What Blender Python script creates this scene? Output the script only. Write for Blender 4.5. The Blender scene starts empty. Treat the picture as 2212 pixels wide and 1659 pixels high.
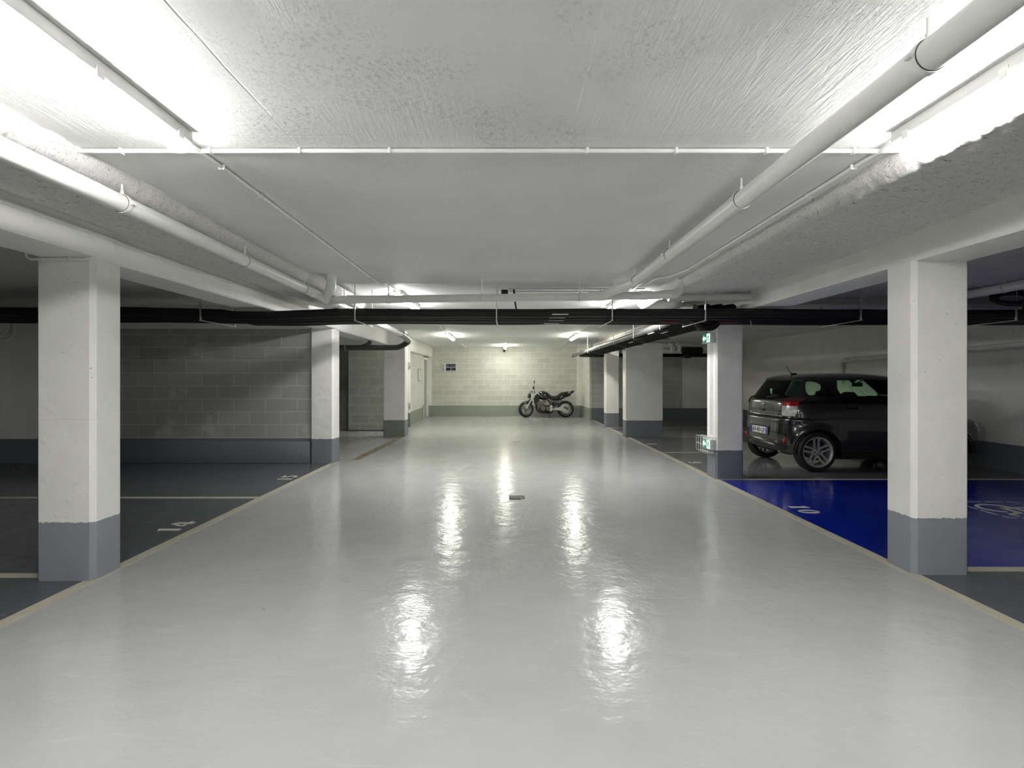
import bpy, bmesh, math, random
from mathutils import Vector, Matrix, noise
random.seed(7)
sc = bpy.context.scene
C = sc.collection
PI = math.pi
# ------------------------------------------------------------------ camera
F = 1160.0; VX, VY = 1095.0, 818.0; EYE = 1.40
cam_d = bpy.data.cameras.new('camera'); cam = bpy.data.objects.new('camera', cam_d); C.objects.link(cam)
cam_d.sensor_width = 36.0; cam_d.lens = 36.0 * F / 2212.0
cam_d.shift_x = (1106.0 - VX) / 2212.0; cam_d.shift_y = -(829.5 - VY) / 2212.0
cam_d.clip_start = 0.02; cam_d.clip_end = 100
cam.location = (0, 0, EYE); cam.rotation_euler = (PI / 2, 0, 0)
sc.camera = cam
# ------------------------------------------------------------------ world, exposure
w = bpy.data.worlds.new('garage_world'); sc.world = w; w.use_nodes = True
w.node_tree.nodes['Background'].inputs[0].default_value = (0, 0, 0, 1)
sc.view_settings.view_transform = 'Standard'; sc.view_settings.look = 'None'
sc.view_settings.gamma = 1.0; sc.view_settings.use_curve_mapping = False
sc.view_settings.exposure = 0.68
sc.cycles.use_denoising = True
sc.cycles.use_light_tree = False; sc.cycles.use_adaptive_sampling = True; sc.cycles.adaptive_threshold = 0.05
sc.cycles.max_bounces = 10; sc.cycles.diffuse_bounces = 7; sc.cycles.glossy_bounces = 4
sc.cycles.transparent_max_bounces = 10
sc.cycles.sample_clamp_indirect = 12.0
sc.cycles.caustics_reflective = False; sc.cycles.caustics_refractive = False
LAMP_NEAR = (1.0, 0.99, 0.968); LAMP_FAR = (1.0, 0.99, 0.87)
LAMP_POWER = 59.0
# the tube luminaires are the only light of the place; their diffusers are built further down

# ------------------------------------------------------------------ mesh helpers
class MB:
    def __init__(s): s.v = []; s.f = []; s.m = []; s.cur = 0
    def add(s, vs, fs):
        n = len(s.v); s.v += [tuple(x) for x in vs]
        for f in fs: s.f.append([i + n for i in f]); s.m.append(s.cur)
        return s
    def box(s, x0, x1, y0, y1, z0, z1):
        vs = [(x0,y0,z0),(x1,y0,z0),(x1,y1,z0),(x0,y1,z0),(x0,y0,z1),(x1,y0,z1),(x1,y1,z1),(x0,y1,z1)]
        return s.add(vs, [[0,3,2,1],[4,5,6,7],[0,1,5,4],[1,2,6,5],[2,3,7,6],[3,0,4,7]])
    def bbox(s, x0, x1, y0, y1, z0, z1, b=0.005, seg=2):
        bm = bmesh.new(); bmesh.ops.create_cube(bm, size=1)
        for v in bm.verts:
            v.co = Vector(((x0+x1)/2 + v.co.x*(x1-x0), (y0+y1)/2 + v.co.y*(y1-y0), (z0+z1)/2 + v.co.z*(z1-z0)))
        bmesh.ops.bevel(bm, geom=bm.edges[:], offset=b, segments=seg, affect='EDGES', profile=0.5)
        return s.bm(bm)
    def bm(s, bm, M=None):
        bm.verts.ensure_lookup_table(); bm.verts.index_update()
        vs = [(M @ v.co if M else v.co)[:] for v in bm.verts]
        fs = [[v.index for v in f.verts] for f in bm.faces]; bm.free()
        return s.add(vs, fs)
    def prism(s, poly, axis, a, b):
        n = len(poly)
        def P(u, v, w):
            return {'x': (w, u, v), 'y': (u, w, v), 'z': (u, v, w)}[axis]
        vs = [P(u, v, a) for u, v in poly] + [P(u, v, b) for u, v in poly]
        fs = [list(range(n))[::-1], list(range(n, 2*n))] + [[i, (i+1) % n, n+(i+1) % n, n+i] for i in range(n)]
        return s.add(vs, fs)
    def tube(s, pts, r, seg=16, cap=True, rs=None):
        pts = [Vector(p) for p in pts]; n = len(pts)
        t = [(pts[min(i+1, n-1)] - pts[max(i-1, 0)]).normalized() for i in range(n)]
        up = Vector((0, 0, 1)) if abs(t[0].z) < 0.9 else Vector((1, 0, 0))
        nrm = t[0].cross(up).normalized(); vs = []; fs = []
        for i in range(n):
            if i:
                q = t[i-1].rotation_difference(t[i]); nrm = (q @ nrm).normalized()
            bi = t[i].cross(nrm); rr = rs[i] if rs else r
            for k in range(seg):
                a = 2*PI*k/seg; vs.append(pts[i] + (nrm*math.cos(a) + bi*math.sin(a))*rr)
        for i in range(n-1):
            for k in range(seg):
                k2 = (k+1) % seg
                fs.append([i*seg+k, i*seg+k2, (i+1)*seg+k2, (i+1)*seg+k])
        if cap:
            fs.append([k for k in range(seg)][::-1]); fs.append([(n-1)*seg+k for k in range(seg)])
        return s.add(vs, fs)
    def lathe(s, prof, seg=32, M=None, close=False):
        # prof: (r, h) about local z
        vs = []; fs = []; n = len(prof)
        for k in range(seg):
            a = 2*PI*k/seg
            for r, h in prof:
                p = Vector((r*math.cos(a), r*math.sin(a), h)); vs.append(M @ p if M else p)
        m = n if close else n-1
        for k in range(seg):
            k2 = (k+1) % seg
            for j in range(m):
                j2 = (j+1) % n
                fs.append([k*n+j, k2*n+j, k2*n+j2, k*n+j2])
        return s.add(vs, fs)
    def disc(s, c, r, axis, h, seg=24, r2=None):
        c = Vector(c); ax = Vector(axis).normalized(); M = Matrix.Translation(c) @ ax.to_track_quat('Z', 'Y').to_matrix().to_4x4()
        r2 = r if r2 is None else r2
        return s.lathe([(0.0001, -h/2), (r, -h/2), (r2, h/2), (0.0001, h/2)], seg, M)
    def sphere(s, c, r, sx=1, sy=1, sz=1, u=16, v=10):
        bm = bmesh.new(); bmesh.ops.create_uvsphere(bm, u_segments=u, v_segments=v, radius=r)
        return s.bm(bm, Matrix.Translation(Vector(c)) @ Matrix.Diagonal((sx, sy, sz, 1)))
    def torus(s, c, R, r, axis, seg=32, sub=10, a0=0, a1=2*PI, sx=1.0):
        c = Vector(c); ax = Vector(axis).normalized(); M = Matrix.Translation(c) @ ax.to_track_quat('Z', 'Y').to_matrix().to_4x4()
        full = abs(a1-a0-2*PI) < 1e-6; n = seg if full else seg+1
        vs = []; fs = []
        for i in range(n):
            a = a0 + (a1-a0)*i/seg
            for k in range(sub):
                b = 2*PI*k/sub
                vs.append(M @ Vector(((R + r*math.cos(b))*math.cos(a)*sx, (R + r*math.cos(b))*math.sin(a), r*math.sin(b))))
        for i in range(seg if full else seg):
            i2 = (i+1) % n
            for k in range(sub):
                k2 = (k+1) % sub
                fs.append([i*sub+k, i2*sub+k, i2*sub+k2, i*sub+k2])
        if not full: fs += [[k for k in range(sub)], [(n-1)*sub+k for k in range(sub)][::-1]]
        return s.add(vs, fs)
    def build(s, name, mat, parent=None, world=True, smooth=35, loc=None, uvn=True):
        off = Vector((0, 0, 0))
        if parent is not None and world: off = -WL(parent)
        if parent is None and loc is not None: off = -Vector(loc)
        me = bpy.data.meshes.new(name)
        me.from_pydata([tuple(Vector(v) + off) for v in s.v], [], s.f)
        mats = mat if isinstance(mat, (list, tuple)) else [mat]
        for m in mats: me.materials.append(m)
        if len(mats) > 1: me.polygons.foreach_set('material_index', s.m)
        bm = bmesh.new(); bm.from_mesh(me); bmesh.ops.recalc_face_normals(bm, faces=bm.faces[:]); bm.to_mesh(me); bm.free()
        me.update()
        if smooth:
            me.shade_smooth(); me.set_sharp_from_angle(angle=math.radians(smooth))
        o = bpy.data.objects.new(name, me); C.objects.link(o)
        if parent is not None: o.parent = parent
        elif loc is not None: o.location = loc
        return o
def WL(o):
    v = Vector((0, 0, 0))
    while o is not None: v += o.location; o = o.parent
    return v
def rpath(pts, r=0.08, n=6):
    pts = [Vector(p) for p in pts]; out = [pts[0]]
    for i in range(1, len(pts)-1):
        a, b, c = pts[i-1], pts[i], pts[i+1]
        d1 = (a-b); d2 = (c-b); rr = min(r, d1.length*0.49, d2.length*0.49)
        p0 = b + d1.normalized()*rr; p1 = b + d2.normalized()*rr
        for k in range(n+1):
            t = k/n; out.append(p0*(1-t)**2 + b*2*t*(1-t) + p1*t*t)
    out.append(pts[-1]); return out
def tag(o, label, cat, group=None, kind=None):
    if label: o['label'] = label
    if cat: o['category'] = cat
    if group: o['group'] = group
    if kind: o['kind'] = kind
    return o
def thing(name, label, cat, loc=(0,0,0), rotz=0, group=None):
    o = bpy.data.objects.new(name, None); C.objects.link(o); o.empty_display_size = 0.1
    o.location = loc; o.rotation_euler = (0, 0, rotz); return tag(o, label, cat, group)
def struct(o, label=None, cat=None): return tag(o, label, cat, None, 'structure')
def copy_tree(o, parent=None):
    c = o.copy(); C.objects.link(c)
    if parent is not None: c.parent = parent
    for ch in [x for x in bpy.data.objects if x.parent == o]: copy_tree(ch, c)
    return c
def text_mesh(body, size, depth=0.001, bold=0.0):
    cu = bpy.data.curves.new('lettering', 'FONT'); cu.body = body; cu.size = size; cu.extrude = depth
    cu.align_x = 'CENTER'; cu.align_y = 'CENTER'; cu.offset = bold; cu.resolution_u = 3
    o = bpy.data.objects.new('lettering', cu); C.objects.link(o); bpy.context.view_layer.update()
    me = bpy.data.meshes.new_from_object(o.evaluated_get(bpy.context.evaluated_depsgraph_get()))
    vs = [v.co.copy() for v in me.vertices]; fs = [list(p.vertices) for p in me.polygons]
    bpy.data.objects.remove(o); bpy.data.curves.remove(cu); bpy.data.meshes.remove(me)
    return vs, fs
def add_text(mb, body, size, origin, U, V, depth=0.001, bold=0.0, sx=1.0):
    vs, fs = text_mesh(body, size, depth, bold); U = Vector(U); V = Vector(V); N = U.cross(V)
    mb.add([Vector(origin) + U*v.x*sx + V*v.y + N*v.z for v in vs], fs)

# ------------------------------------------------------------------ materials
class G:
    def __init__(s, name):
        s.m = bpy.data.materials.new(name); s.m.use_nodes = True; s.t = s.m.node_tree; s.n = s.t.nodes
        s.b = s.n['Principled BSDF']; s.out = s.n['Material Output']
    def nd(s, t, **k):
        n = s.n.new(t)
        for a, v in k.items(): setattr(n, a, v)
        return n
    def l(s, a, b): s.t.links.new(a, b)
    def val(s, sock, v):
        if isinstance(v, bpy.types.NodeSocket): s.l(v, sock)
        else: sock.default_value = v
    def pos(s):
        return s.nd('ShaderNodeNewGeometry').outputs['Position']
    def xyz(s, v=None):
        n = s.nd('ShaderNodeSeparateXYZ'); s.l(v or s.pos(), n.inputs[0]); return n.outputs
    def comb(s, x, y, z=0.0):
        n = s.nd('ShaderNodeCombineXYZ'); s.val(n.inputs[0], x); s.val(n.inputs[1], y); s.val(n.inputs[2], z); return n.outputs[0]
    def map(s, v, sc_=(1,1,1), loc=(0,0,0)):
        n = s.nd('ShaderNodeMapping'); s.l(v, n.inputs[0]); n.inputs['Scale'].default_value = sc_; n.inputs['Location'].default_value = loc; return n.outputs[0]
    def noise(s, v, scale, detail=4, rough=0.5, dist=0.0):
        n = s.nd('ShaderNodeTexNoise'); s.l(v, n.inputs['Vector']); n.inputs['Scale'].default_value = scale
        n.inputs['Detail'].default_value = detail; n.inputs['Roughness'].default_value = rough; n.inputs['Distortion'].default_value = dist
        return n.outputs['Fac']
    def ramp(s, f, p0, p1, c0=(0,0,0,1), c1=(1,1,1,1)):
        n = s.nd('ShaderNodeValToRGB'); s.l(f, n.inputs[0]); e = n.color_ramp.elements
        e[0].position = p0; e[1].position = p1; e[0].color = c0; e[1].color = c1; return n.outputs[0]
    def rng(s, f, a, b, c=0.0, d=1.0):
        n = s.nd('ShaderNodeMapRange'); s.l(f, n.inputs[0]); n.inputs[1].default_value = a; n.inputs[2].default_value = b
        n.inputs[3].default_value = c; n.inputs[4].default_value = d; return n.outputs[0]
    def math(s, op, a, b=0.0, c=0.0):
        n = s.nd('ShaderNodeMath', operation=op); s.val(n.inputs[0], a); s.val(n.inputs[1], b); s.val(n.inputs[2], c); return n.outputs[0]
    def mix(s, f, a, b, mode='MIX'):
        n = s.nd('ShaderNodeMix', data_type='RGBA', blend_type=mode)
        s.val(n.inputs['Factor'], f)
        for nm, v in (('A', a), ('B', b)):
            k = [i for i in n.inputs if i.name == nm and i.type == 'RGBA'][0]
            s.val(k, v if isinstance(v, bpy.types.NodeSocket) else (*v[:3], 1))
        return [o for o in n.outputs if o.type == 'RGBA'][0]
    def bump(s, h, strength=0.3, dist=0.01, nrm=None):
        n = s.nd('ShaderNodeBump'); s.l(h, n.inputs['Height']); n.inputs['Strength'].default_value = strength
        n.inputs['Distance'].default_value = dist
        if nrm is not None: s.l(nrm, n.inputs['Normal'])
        return n.outputs[0]
    def fin(s, col=None, rough=None, nrm=None, spec=None, metal=None):
        if col is not None: s.val(s.b.inputs['Base Color'], col if isinstance(col, bpy.types.NodeSocket) else (*col[:3], 1))
        if rough is not None: s.val(s.b.inputs['Roughness'], rough)
        if nrm is not None: s.l(nrm, s.b.inputs['Normal'])
        if spec is not None: s.b.inputs['Specular IOR Level'].default_value = spec
        if metal is not None: s.b.inputs['Metallic'].default_value = metal
        return s.m
def plain(name, col, rough=0.5, metal=0.0, spec=0.5, var=0.06, bump=0.0, bscale=200, coat=0.0):
    g = G(name); f = g.noise(g.pos(), 9, 3)
    c = g.mix(g.rng(f, 0.3, 0.7), [x*(1-var) for x in col], [min(1, x*(1+var)) for x in col])
    n = g.bump(g.noise(g.pos(), bscale, 2), bump, 0.002) if bump else None
    if coat: g.b.inputs['Coat Weight'].default_value = coat; g.b.inputs['Coat Roughness'].default_value = 0.03
    return g.fin(c, rough, n, spec, metal)
def emit(name, col, strength):
    g = G(name); g.b.inputs['Base Color'].default_value = (*col, 1)
    g.b.inputs['Emission Color'].default_value = (*col, 1); g.b.inputs['Emission Strength'].default_value = strength
    g.b.inputs['Roughness'].default_value = 0.4
    return g.m
WHITE = (0.84, 0.832, 0.805); SLATE = (0.165, 0.178, 0.198); SLATE_FAR = (0.30, 0.325, 0.285)
def base_split(g, z, white, slate, h=0.405, wob=0.007):
    nz = g.noise(g.pos(), 30, 4, 0.65); e = g.math('ADD', z, g.rng(nz, 0.3, 0.7, -wob, wob))
    return g.mix(g.rng(e, h-0.002, h+0.002), slate, white)
def m_concrete(name, white=WHITE, slate=SLATE, h=0.405, pin=True, smear=0.05, base=True, joint=None):
    g = G(name); P = g.pos(); o = g.xyz(P)
    f1 = g.noise(P, 3.0, 5, 0.6); wv = g.mix(g.rng(f1, 0.3, 0.75), [c*(1-smear) for c in white], [c*(1+smear) for c in white])
    hgt = g.noise(P, 35, 6, 0.65)
    big = g.noise(P, 6, 3); mk = g.rng(g.noise(P, 5, 2), 0.52, 0.62)
    if pin:
        v = g.nd('ShaderNodeTexVoronoi'); g.l(P, v.inputs['Vector']); v.inputs['Scale'].default_value = 13
        rnd = g.rng(g.noise(P, 70, 1), 0.45, 0.65)
        pm = g.math('MULTIPLY', g.rng(v.outputs['Distance'], 0.05, 0.075, 1, 0), rnd)
        wv = g.mix(g.math('MULTIPLY', pm, 0.75), wv, (0.1, 0.095, 0.09))
    col = base_split(g, o[2], wv, slate, h) if base else wv
    hh = g.math('ADD', g.math('MULTIPLY', hgt, g.math('ADD', g.math('MULTIPLY', mk, 1.6), 0.3)), g.math('MULTIPLY', big, 1.5))
    if joint:
        jz = g.math('ABSOLUTE', g.math('SUBTRACT', g.math('ADD', o[2], g.math('MULTIPLY', g.noise(P, 6, 2), 0.008)), joint))
        hh = g.math('ADD', hh, g.rng(jz, 0.0, 0.006, -1.2, 0.0))
    return g.fin(col, 0.55, g.bump(hh, 0.22, 0.01), 0.35)
def m_block(name, u, bw=0.505, bh=0.2, blk=(0.44,0.44,0.40), mort=(0.58,0.58,0.54), slate=SLATE, h=0.41, off=(0,0), plinth=None, rough_=False, msz=0.008):
    g = G(name); P = g.pos(); o = g.xyz(P)
    U = g.math('ADD', o[{'x':0,'y':1}[u]], off[0]+50*bw); V = g.math('ADD', o[2], off[1]+20*bh)
    wob = g.noise(P, 5, 2)
    vec = g.comb(U, g.math('ADD', V, g.rng(wob, 0, 1, -0.004, 0.004)), 0)
    b = g.nd('ShaderNodeTexBrick'); g.l(vec, b.inputs['Vector']); b.offset = 0.5; b.squash = 1.0
    b.inputs['Scale'].default_value = 1.0; b.inputs['Mortar Size'].default_value = msz
    b.inputs['Mortar Smooth'].default_value = 0.35; b.inputs['Bias'].default_value = 0.1
    b.inputs['Brick Width'].default_value = bw; b.inputs['Row Height'].default_value = bh
    b.inputs['Color1'].default_value = (*blk, 1); b.inputs['Color2'].default_value = (*[min(1, c*1.16) for c in blk], 1)
    b.inputs['Mortar'].default_value = (*mort, 1)
    smear = g.rng(g.noise(P, 2.2, 5, 0.65), 0.56, 0.68, 0, 0.8 if not rough_ else 0.95)
    c = g.mix(smear, b.outputs['Color'], mort)
    fine = g.noise(P, 140, 3, 0.7); c = g.mix(g.rng(fine, 0.35, 0.65, 0, 0.35), c, [x*0.8 for x in blk], 'MIX')
    col = base_split(g, o[2], c, slate, h, 0.004) if h else c
    hh = g.math('ADD', g.math('MULTIPLY', b.outputs['Fac'], 0.35 if not rough_ else -0.2), g.math('MULTIPLY', fine, 0.5))
    return g.fin(col, 0.75, g.bump(hh, 0.35, 0.008), 0.3)
def m_floor(name, c0, c1, rough=(0.07, 0.18), bump=0.12, spec=0.5, stain=None):
    g = G(name); P = g.pos()
    f = g.noise(P, 0.9, 6, 0.6); c = g.mix(g.rng(f, 0.3, 0.7), c0, c1)
    sw = g.noise(g.map(P, (1.0, 4.0, 1)), 2.4, 6, 0.7, 0.8)
    c = g.mix(g.rng(sw, 0.58, 0.74, 0, 0.3), c, [min(1, x*1.3) for x in c1])
    v = g.nd('ShaderNodeTexVoronoi'); g.l(P, v.inputs['Vector']); v.inputs['Scale'].default_value = 2.3
    dot = g.math('MULTIPLY', g.rng(v.outputs['Distance'], 0.012, 0.02, 1, 0), g.rng(g.noise(P, 8, 1), 0.5, 0.55))
    c = g.mix(g.math('MULTIPLY', dot, 0.8), c, (0.03, 0.03, 0.03))
    v2 = g.nd('ShaderNodeTexVoronoi'); g.l(g.map(P, (1, 1.3, 1)), v2.inputs['Vector']); v2.inputs['Scale'].default_value = 11
    d2 = g.math('MULTIPLY', g.rng(v2.outputs['Distance'], 0.02, 0.035, 1, 0), g.rng(g.noise(P, 5, 2), 0.47, 0.6))
    c = g.mix(g.math('MULTIPLY', d2, 0.55), c, (0.05, 0.05, 0.045))
    r = g.rng(g.noise(P, 3.5, 5, 0.6), 0.3, 0.7, rough[0], rough[1])
    h1 = g.noise(P, 6.5, 3, 0.5, 0.3); h2 = g.noise(g.map(P, (1, 1.6, 1)), 28, 3, 0.5)
    h = g.math('ADD', h1, g.math('MULTIPLY', h2, 0.22))
    return g.fin(c, r, g.bump(h, bump, 0.02), spec)
def m_ceiling(name, col=(0.83,0.835,0.825)):
    g = G(name); P = g.pos(); o = g.xyz(P)
    blotch = g.noise(P, 1.1, 6, 0.62)
    c = g.mix(g.rng(blotch, 0.3, 0.72), [x*0.92 for x in col], [x*1.05 for x in col])
    spk = g.noise(g.map(P, (1, 0.7, 1)), 75, 6, 0.75, 0.4); patch = g.rng(g.noise(P, 1.9, 4, 0.6), 0.46, 0.64)
    near = g.rng(o[1], 3.0, 2.2)
    pk = g.math('MULTIPLY', g.rng(spk, 0.52, 0.62), g.math('MULTIPLY', patch, g.math('ADD', g.math('MULTIPLY', near, 0.75), 0.25)))
    c = g.mix(g.math('MULTIPLY', pk, 0.7), c, [x*0.55 for x in col])
    # board grain left by the shuttering, running across the aisle edges
    ang = g.math('SUBTRACT', o[0], g.math('MULTIPLY', o[1], 0.0))
    grain = g.noise(g.comb(g.math('MULTIPLY', ang, 48), g.math('MULTIPLY', o[1], 4.5), 0), 1.0, 5, 0.62, 0.7)
    gm = g.math('MULTIPLY', g.rng(g.noise(P, 1.3, 3), 0.42, 0.6), g.math('ADD', g.math('MULTIPLY', near, 0.85), 0.1))
    def groove(val, at, wd): return g.rng(g.math('ABSOLUTE', g.math('SUBTRACT', val, at)), 0, wd, 1, 0)
    xw = g.math('ADD', o[0], g.math('MULTIPLY', g.noise(P, 3, 2), 0.02))
    yw = g.math('ADD', o[1], g.math('MULTIPLY', g.noise(P, 3, 2), 0.02))
    gr = g.math('MAXIMUM', groove(xw, -0.98, 0.006), g.math('MAXIMUM', groove(xw, 0.30, 0.006), groove(yw, 2.44, 0.006)))
    gr = g.math('MAXIMUM', gr, groove(yw, 5.62, 0.006))
    h = g.math('ADD', g.math('MULTIPLY', g.math('MULTIPLY', grain, gm), 2.2), g.math('ADD', g.math('MULTIPLY', pk, -0.5), g.math('MULTIPLY', gr, -0.25)))
    h = g.math('ADD', h, g.math('MULTIPLY', g.noise(P, 60, 3), 0.12))
    return g.fin(c, 0.6, g.bump(h, 0.45, 0.012), 0.3)
def m_flock(name, col=(0.88,0.865,0.84)):
    g = G(name); P = g.pos()
    a = g.noise(g.map(P, (0.55, 1.5, 1.2)), 40, 7, 0.75, 0.9)
    c = g.mix(g.rng(a, 0.335, 0.425, 0, 1), (0.17, 0.085, 0.078), col)
    b = g.noise(g.map(P, (0.6, 1.5, 1)), 110, 5, 0.8, 0.6)
    c = g.mix(g.rng(b, 0.34, 0.46, 0.6, 0), c, (0.12, 0.115, 0.11))
    big = g.noise(P, 2.2, 3); c = g.mix(g.rng(big, 0.35, 0.7, 0, 0.15), c, [x*0.72 for x in col], 'MIX')
    h = g.math('ADD', a, g.math('MULTIPLY', b, 0.6))
    return g.fin(c, 0.95, g.bump(h, 0.8, 0.012), 0.1)
def m_glass(name, tint, rough=0.02, refl=1.45):
    g = G(name); tr = g.nd('ShaderNodeBsdfTransparent'); tr.inputs[0].default_value = (*tint, 1)
    gl = g.nd('ShaderNodeBsdfGlossy'); gl.inputs['Roughness'].default_value = rough; gl.inputs[0].default_value = (1,1,1,1)
    fr = g.nd('ShaderNodeFresnel'); fr.inputs[0].default_value = refl
    mx = g.nd('ShaderNodeMixShader'); g.l(fr.outputs[0], mx.inputs[0]); g.l(tr.outputs[0], mx.inputs[1]); g.l(gl.outputs[0], mx.inputs[2])
    g.l(mx.outputs[0], g.out.inputs[0]); return g.m
M = {}
M['ceiling'] = m_ceiling('painted_soffit')
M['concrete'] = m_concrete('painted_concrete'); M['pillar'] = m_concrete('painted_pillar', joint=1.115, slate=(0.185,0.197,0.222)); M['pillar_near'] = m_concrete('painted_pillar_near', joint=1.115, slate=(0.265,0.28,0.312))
M['concrete_far'] = m_concrete('painted_concrete_far', slate=(0.22,0.235,0.215))
M['beam'] = m_concrete('painted_beam', base=False)
M['flock'] = m_flock('sprayed_mineral_flock'); M['flock_bay'] = m_flock('sprayed_mineral_flock_bay', (0.74,0.73,0.71))
M['block_far'] = m_block('painted_blockwork_end', 'x', 0.5, 0.2, (0.58,0.585,0.53), (0.80,0.80,0.74), off=(0.12, 0.02), slate=SLATE_FAR, h=0.40, msz=0.012)
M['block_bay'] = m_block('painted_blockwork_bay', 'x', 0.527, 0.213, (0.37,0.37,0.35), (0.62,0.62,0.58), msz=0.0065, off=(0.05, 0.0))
M['block_side'] = m_block('painted_blockwork_side', 'y', 0.5, 0.2, (0.66,0.66,0.61), (0.80,0.80,0.75), slate=SLATE_FAR, h=0.40)
M['block_raw'] = m_block('bare_blockwork', 'x', 0.5, 0.25, (0.42,0.43,0.395), (0.55,0.555,0.52), h=None, rough_=True, msz=0.035, off=(0.2, 0.05))
M['block_shaded'] = m_block('bare_shaded_blockwork', 'x', 0.5, 0.25, (0.36,0.36,0.30), (0.26,0.26,0.22), h=None, off=(0.1, 0.05))  # darker than the raw blocks; the recess shade is painted into the colour
M['floor'] = m_floor('aisle_epoxy', (0.43,0.44,0.43), (0.49,0.50,0.485), (0.13, 0.23), 0.25)
M['floor_side'] = m_floor('recess_epoxy', (0.40,0.42,0.40), (0.46,0.48,0.45), (0.15,0.3), 0.08)
M['floor_bay'] = m_floor('slate_epoxy', (0.094,0.100,0.112), (0.12,0.127,0.14), (0.12,0.28), 0.09)
M['floor_grey'] = m_floor('lamplit_stall_epoxy', (0.17,0.174,0.18), (0.21,0.214,0.218), (0.06,0.14), 0.09)  # stall grey lightened; lamplight on these bays is put into the colour
M['floor_blue'] = m_floor('blue_epoxy', (0.002,0.012,0.235), (0.003,0.02,0.32), (0.08,0.22), 0.1)
M['stripe'] = plain('cream_line_paint', (0.50,0.475,0.38), 0.4, bump=0.1)
M['digit'] = plain('white_line_paint', (0.62,0.62,0.55), 0.4)
M['pvc'] = plain('painted_pvc', (0.78,0.775,0.75), 0.35, var=0.03)
M['pvc_grey'] = plain('bare_grey_pvc', (0.22,0.22,0.20), 0.3)
M['pvc_dark'] = plain('dark_grey_pvc', (0.06,0.06,0.055), 0.35)
M['conduit'] = plain('painted_conduit', (0.8,0.795,0.77), 0.4, var=0.03)
M['rubber'] = plain('black_foam_lagging', (0.010,0.010,0.0095), 0.5, spec=0.3, bump=0.2, bscale=60)
M['rubber_long'] = plain('black_lagging_matt', (0.010,0.010,0.0095), 0.75, spec=0.12)
M['zinc'] = plain('galvanised_steel', (0.55,0.55,0.53), 0.35, metal=0.9)
M['rod'] = plain('threaded_steel_rod', (0.40,0.39,0.36), 0.45, metal=0.4)
M['black'] = plain('matt_black_plastic', (0.012,0.012,0.012), 0.5)
M['darkline'] = plain('dark_joint', (0.03,0.03,0.028), 0.8)
M['white_plastic'] = plain('white_plastic', (0.72,0.72,0.69), 0.35)
M['tray'] = plain('luminaire_housing', (0.62,0.62,0.60), 0.4)
M['navy'] = plain('navy_sign_film', (0.012,0.012,0.05), 0.3)
M['green'] = emit('exit_green', (0.015,0.16,0.085), 0.35); M['exitwhite'] = emit('exit_white', (0.6,0.95,0.85), 0.8)
M['rust'] = plain('rusty_channel', (0.20,0.155,0.10), 0.8, var=0.35, bump=0.5, bscale=40)
M['label_white'] = plain('white_label', (0.75,0.75,0.75), 0.4); M['label_red'] = plain('red_label', (0.45,0.03,0.02), 0.4)
M['label_green'] = plain('pale_green_label', (0.25,0.5,0.42), 0.4)
M['greydrain'] = plain('grey_drain_cover', (0.10,0.10,0.105), 0.4)
# ------------------------------------------------------------------ floor
XL, XR = -9.0, 7.6
AX0, AX1 = -2.93, 2.95
fl = MB()
def fq(x0, x1, y0, y1, mi):
    fl.cur = mi; n = len(fl.v)
    fl.add([(x0,y0,0),(x1,y0,0),(x1,y1,0),(x0,y1,0)], [[0,1,2,3]])
fq(AX0, AX1, -6, 20.0, 0)
fq(XL, AX0, -6, 8.9, 1)
fq(XL, AX0, 8.9, 20.0, 2)
fq(AX1, XR, -6, 3.94, 1); fq(AX1, XR, 3.94, 7.45, 3); fq(AX1, XR, 7.45, 10.2, 4); fq(AX1, XR, 10.2, 18.2, 4)
fl.cur = 0; fl.box(XL, XR, -6, 20.0, -0.2, -0.01)
struct(fl.build('floor', [M['floor'], M['floor_bay'], M['floor_side'], M['floor_blue'], M['floor_grey']], smooth=0), 'glossy light grey resin floor of the garage aisle', 'floor')
def line(x0, x1, y0, y1, label):
    b = MB().box(x0, x1, y0, y1, 0.0, 0.002); return struct(b.build('floor_line', M['stripe'], smooth=0), label, 'floor line')
line(-2.93, -2.84, -6, 9.02, 'cream painted line between the aisle and stalls 14 and 15')
line(2.86, 2.95, -6, 18.1, 'cream painted line along the blue stall and the pillars beside it')
line(-9, -2.93, 6.27, 6.36, 'cream cross line between stalls 14 and 15'); line(-9, -2.93, 3.775, 3.86, 'cream cross line beside the front of stall 14')
line(2.95, 7.6, 7.42, 7.50, 'cream cross line behind the blue stall'); line(2.95, 7.6, 3.90, 3.99, 'cream cross line in front of the blue stall')
line(2.95, 7.6, 10.14, 10.22, 'cream cross line between stalls 8 and 9'); line(2.95, 7.6, 12.8, 12.88, 'cream cross line beyond stall 8')
line(2.95, 7.6, 15.3, 15.38, 'cream cross line furthest along the pillars')
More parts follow.
